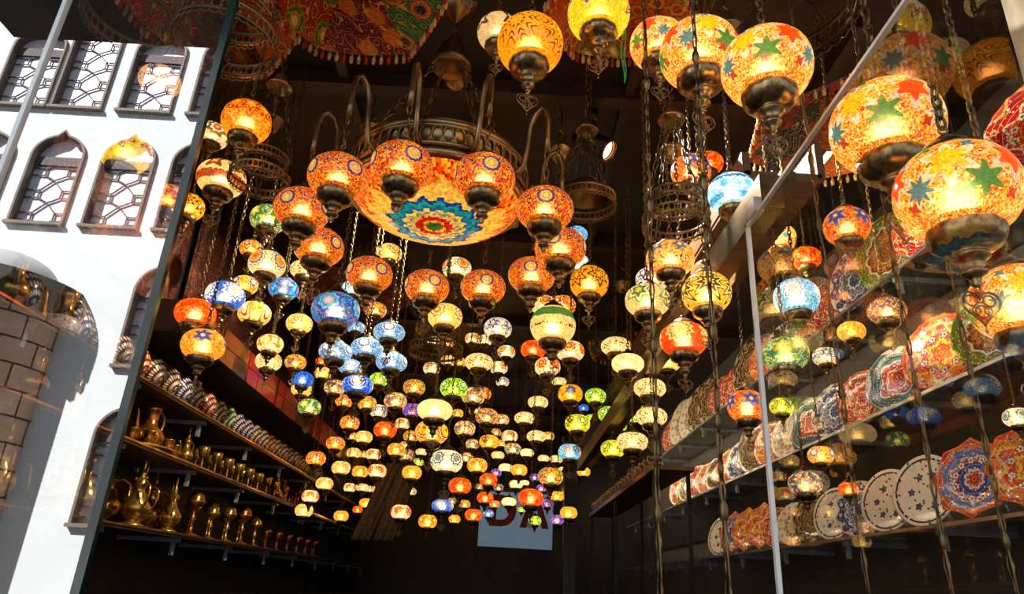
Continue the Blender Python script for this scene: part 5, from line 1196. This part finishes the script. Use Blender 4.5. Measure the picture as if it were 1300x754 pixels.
put('pot', 'copper', 'coffee_pot', -2.0, 3.98, 2.212, .33, R(80), 'engraved copper coffee pot with long spout on the middle left shelf', 'coffee pot', None)
tr = obj('serving_tray', MB().lathe([(0, 0), (.2, 0), (.22, .012), (.225, .012), (.2, -.004), (0, -.004)], 40), M['gold']); tr.location = (-2.07, 3.98, 2.206); tag(tr, 'round brass tray under the copper coffee pot', 'tray')
for i, (x, y) in enumerate(((-1.95, 3.72), (-1.93, 3.86), (-1.93, 4.1), (-1.94, 4.22), (-1.99, 4.31), (-1.99, 3.6))):
    put('cup', 'copper', 'copper_cup', x, y, 2.212 if 1 <= i <= 2 else 2.201, .075, R(40 * i), 'small copper cup beside the coffee pot, %s of its set' % ORD[i], 'cup', 'copper cups by the coffee pot')
put('ewer', 'gold', 'brass_ewer', -2.0, 4.5, 2.201, .24, R(80), 'small brass ewer between the coffee pot and the row of goblets', 'ewer', None)
for i in range(15):
    put('goblet', 'gold', 'brass_goblet', -1.96 - .09 * (i % 2), 4.68 + i * .115, 2.201, .15, 0, 'brass goblet on the middle left shelf, %s in its row' % ORD[i], 'goblet', 'brass goblets on the middle left shelf')
put('ewer', 'gold', 'brass_ewer', -1.98, 6.42, 2.201, .24, R(-60), 'small brass ewer just after the row of brass goblets', 'ewer', None)
for i in range(8):
    put('camel', 'copper', 'camel_figurine', -1.98 - .1 * (i % 2), 6.66 + i * .16, 2.201, .2, R(-80 + 20 * (i % 3)), 'copper camel figurine on the middle left shelf, %s in its row' % ORD[i], 'figurine', 'copper camels on the middle left shelf')
# seen through the left pane: a porcelain and gilt teapot, gilt ewers, small hanging cups
M['porcelain'] = bowl_mat('painted_porcelain', '#c8ccc4', ['#b81e28', '#d8d4c8', '#c8a03a'])
tp = put('pot', 'gold', 'teapot', -1.99, 2.96, 2.511, .3, R(75), 'white and gilt teapot with looped handle seen through the left pane', 'teapot', None)
obj('porcelain_belly', MB().lathe([(.255, .1), (.282, .2), (.235, .3)], 32), M['porcelain'], tp)
for i, (x, y, z, h) in enumerate(((-1.98, 2.6, 2.511, .3), (-1.99, 3.2, 2.201, .28), (-1.96, 2.86, 2.201, .3))):
    put('ewer', 'gold', 'brass_ewer', x, y, z, h, R(-50), 'gilt ewer seen through the left pane, %s' % ('left of the white teapot', 'below the white teapot', 'on the middle shelf nearest the pane')[i], 'ewer', None)

# ------------------------------------------------------------ far end
def text_sign():
    t = empty('shop_sign', (.1, 12.48, 2.55), 'pale blue board with large red letters at the back under the lanterns', 'sign')
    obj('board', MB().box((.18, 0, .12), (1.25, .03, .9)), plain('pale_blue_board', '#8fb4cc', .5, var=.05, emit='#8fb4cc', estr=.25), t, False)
    obj('board_frame', MB().box((.18, -.01, .6), (1.33, .06, .06)), M['soffit'], t, False)
    rl = plain('red_lettering', '#b01c1c', .5, var=.1); y = -.02
    def letter(polys, ox):
        mb = MB()
        q = [[Vector((ox + x, z, 0)) for x, z in p] for p in polys]; fl = [p for r_ in q for p in r_]
        for dy in (y, y - .012): mb.v += [Vector((p.x, dy, p.y)) for p in fl]
        n = len(fl)
        for t_ in tessellate_polygon(q): mb.face([i + n for i in t_]); mb.face(list(reversed(t_)))
        k = 0
        for r_ in q:
            for i in range(len(r_)): j = (i + 1) % len(r_); mb.face((k + i, k + j, n + k + j, n + k + i))
            k += len(r_)
        obj('red_letter', mb, rl, t, False)
    D1 = [(0, 0), (.2, 0)] + [(.2 + .26 * sin(pi * i / 12), .26 - .26 * cos(pi * i / 12)) for i in range(1, 12)] + [(.2, .52), (0, .52)]
    D2 = [(.12, .11), (.2, .11)] + [(.2 + .14 * sin(pi * i / 10), .26 - .15 * cos(pi * i / 10)) for i in range(1, 10)] + [(.2, .41), (.12, .41)]
    letter([D1, D2], -.28)
    letter([[(0, 0), (.12, 0), (.16, .13), (.34, .13), (.38, 0), (.5, 0), (.32, .52), (.18, .52)], [(.19, .23), (.31, .23), (.25, .42)]], .24)
text_sign()
def shawl(x, y, z, w, h, lean, lab):
    mb = MB(); K = 16
    for i in range(K + 1):
        for j in range(K + 1):
            u, v = i / K, j / K
            mb.v.append(Vector((w * (u - .5) + lean * (1 - v), .05 * sin(u * 17) * (1 - .3 * v), h * (v - 1))))
    for i in range(K):
        for j in range(K): mb.face([a * (K + 1) + b for a, b in ((i, j), (i + 1, j), (i + 1, j + 1), (i, j + 1))])
    o = obj('hanging_shawl', mb, M['shawl']); o.location = (x, y, z); tag(o, lab, 'shawl', 'hanging shawls')
    o.modifiers.new('thickness', 'SOLIDIFY').thickness = .008
    obj('hanging_cord', MB().tube([(lean * 0, .0, -.01), (0, .0, CZ - z)], .004, 5), M['bronze'], o)
shawl(-1.22, 8.2, 2.85, .2, .85, -.3, 'long brown patterned shawl hanging in folds at the lower left of centre')
shawl(-1.02, 8.0, 2.8, .2, .8, -.22, 'grey speckled shawl hanging beside the brown one')
# far right ledge with small painted mugs
lg = empty('display_ledge', (1.35, 8.2, 2.62), 'narrow wooden ledge carrying painted mugs at the far right', 'shelf')
obj('board', MB().box((.1, 0, -.015), (.35, 4.4, .03)), M['soffit'], lg, False); obj('front_edge', MB().box((-.08, 0, -.015), (.012, 4.4, .045)), M['gold'], lg, False)
for sx in (-.05, .24):
    for sy in (-2.1, 0, 2.1): obj('leg', MB().box((sx, sy, -1.325), (.03, .03, 2.59)), M['black'], lg, False)
MK = ['navy', 'red', 'brown', 'red', 'green', 'brown']
for i in range(20):
    k = MK[i % 6]
    t = empty('painted_mug', (1.33, 6.15 + i * .2, 2.621), '%s painted mug on the far right ledge, %s from the near end' % (k, ORD[i]), 'mug', 'painted mugs on the far right ledge', R(200), .085)
    if ('mug', k) not in _vm:
        _vm[('mug', k)] = (MB().lathe([(0, 0), (.6, 0), (.66, .06), (.62, .6), (.68, 1.3), (.7, 1.34), (.62, 1.3), (.56, .1), (0, .08)], 24).mesh('mug_body', M['bowl_' + k]), MB().tube([(.63, 0, 1.1), (.95, 0, 1.1), (1.05, 0, .75), (.9, 0, .4), (.62, 0, .35)], .08, 6).mesh('handle', M['bowl_' + k]))
    link('mug_body', _vm[('mug', k)][0], t); link('handle', _vm[('mug', k)][1], t)
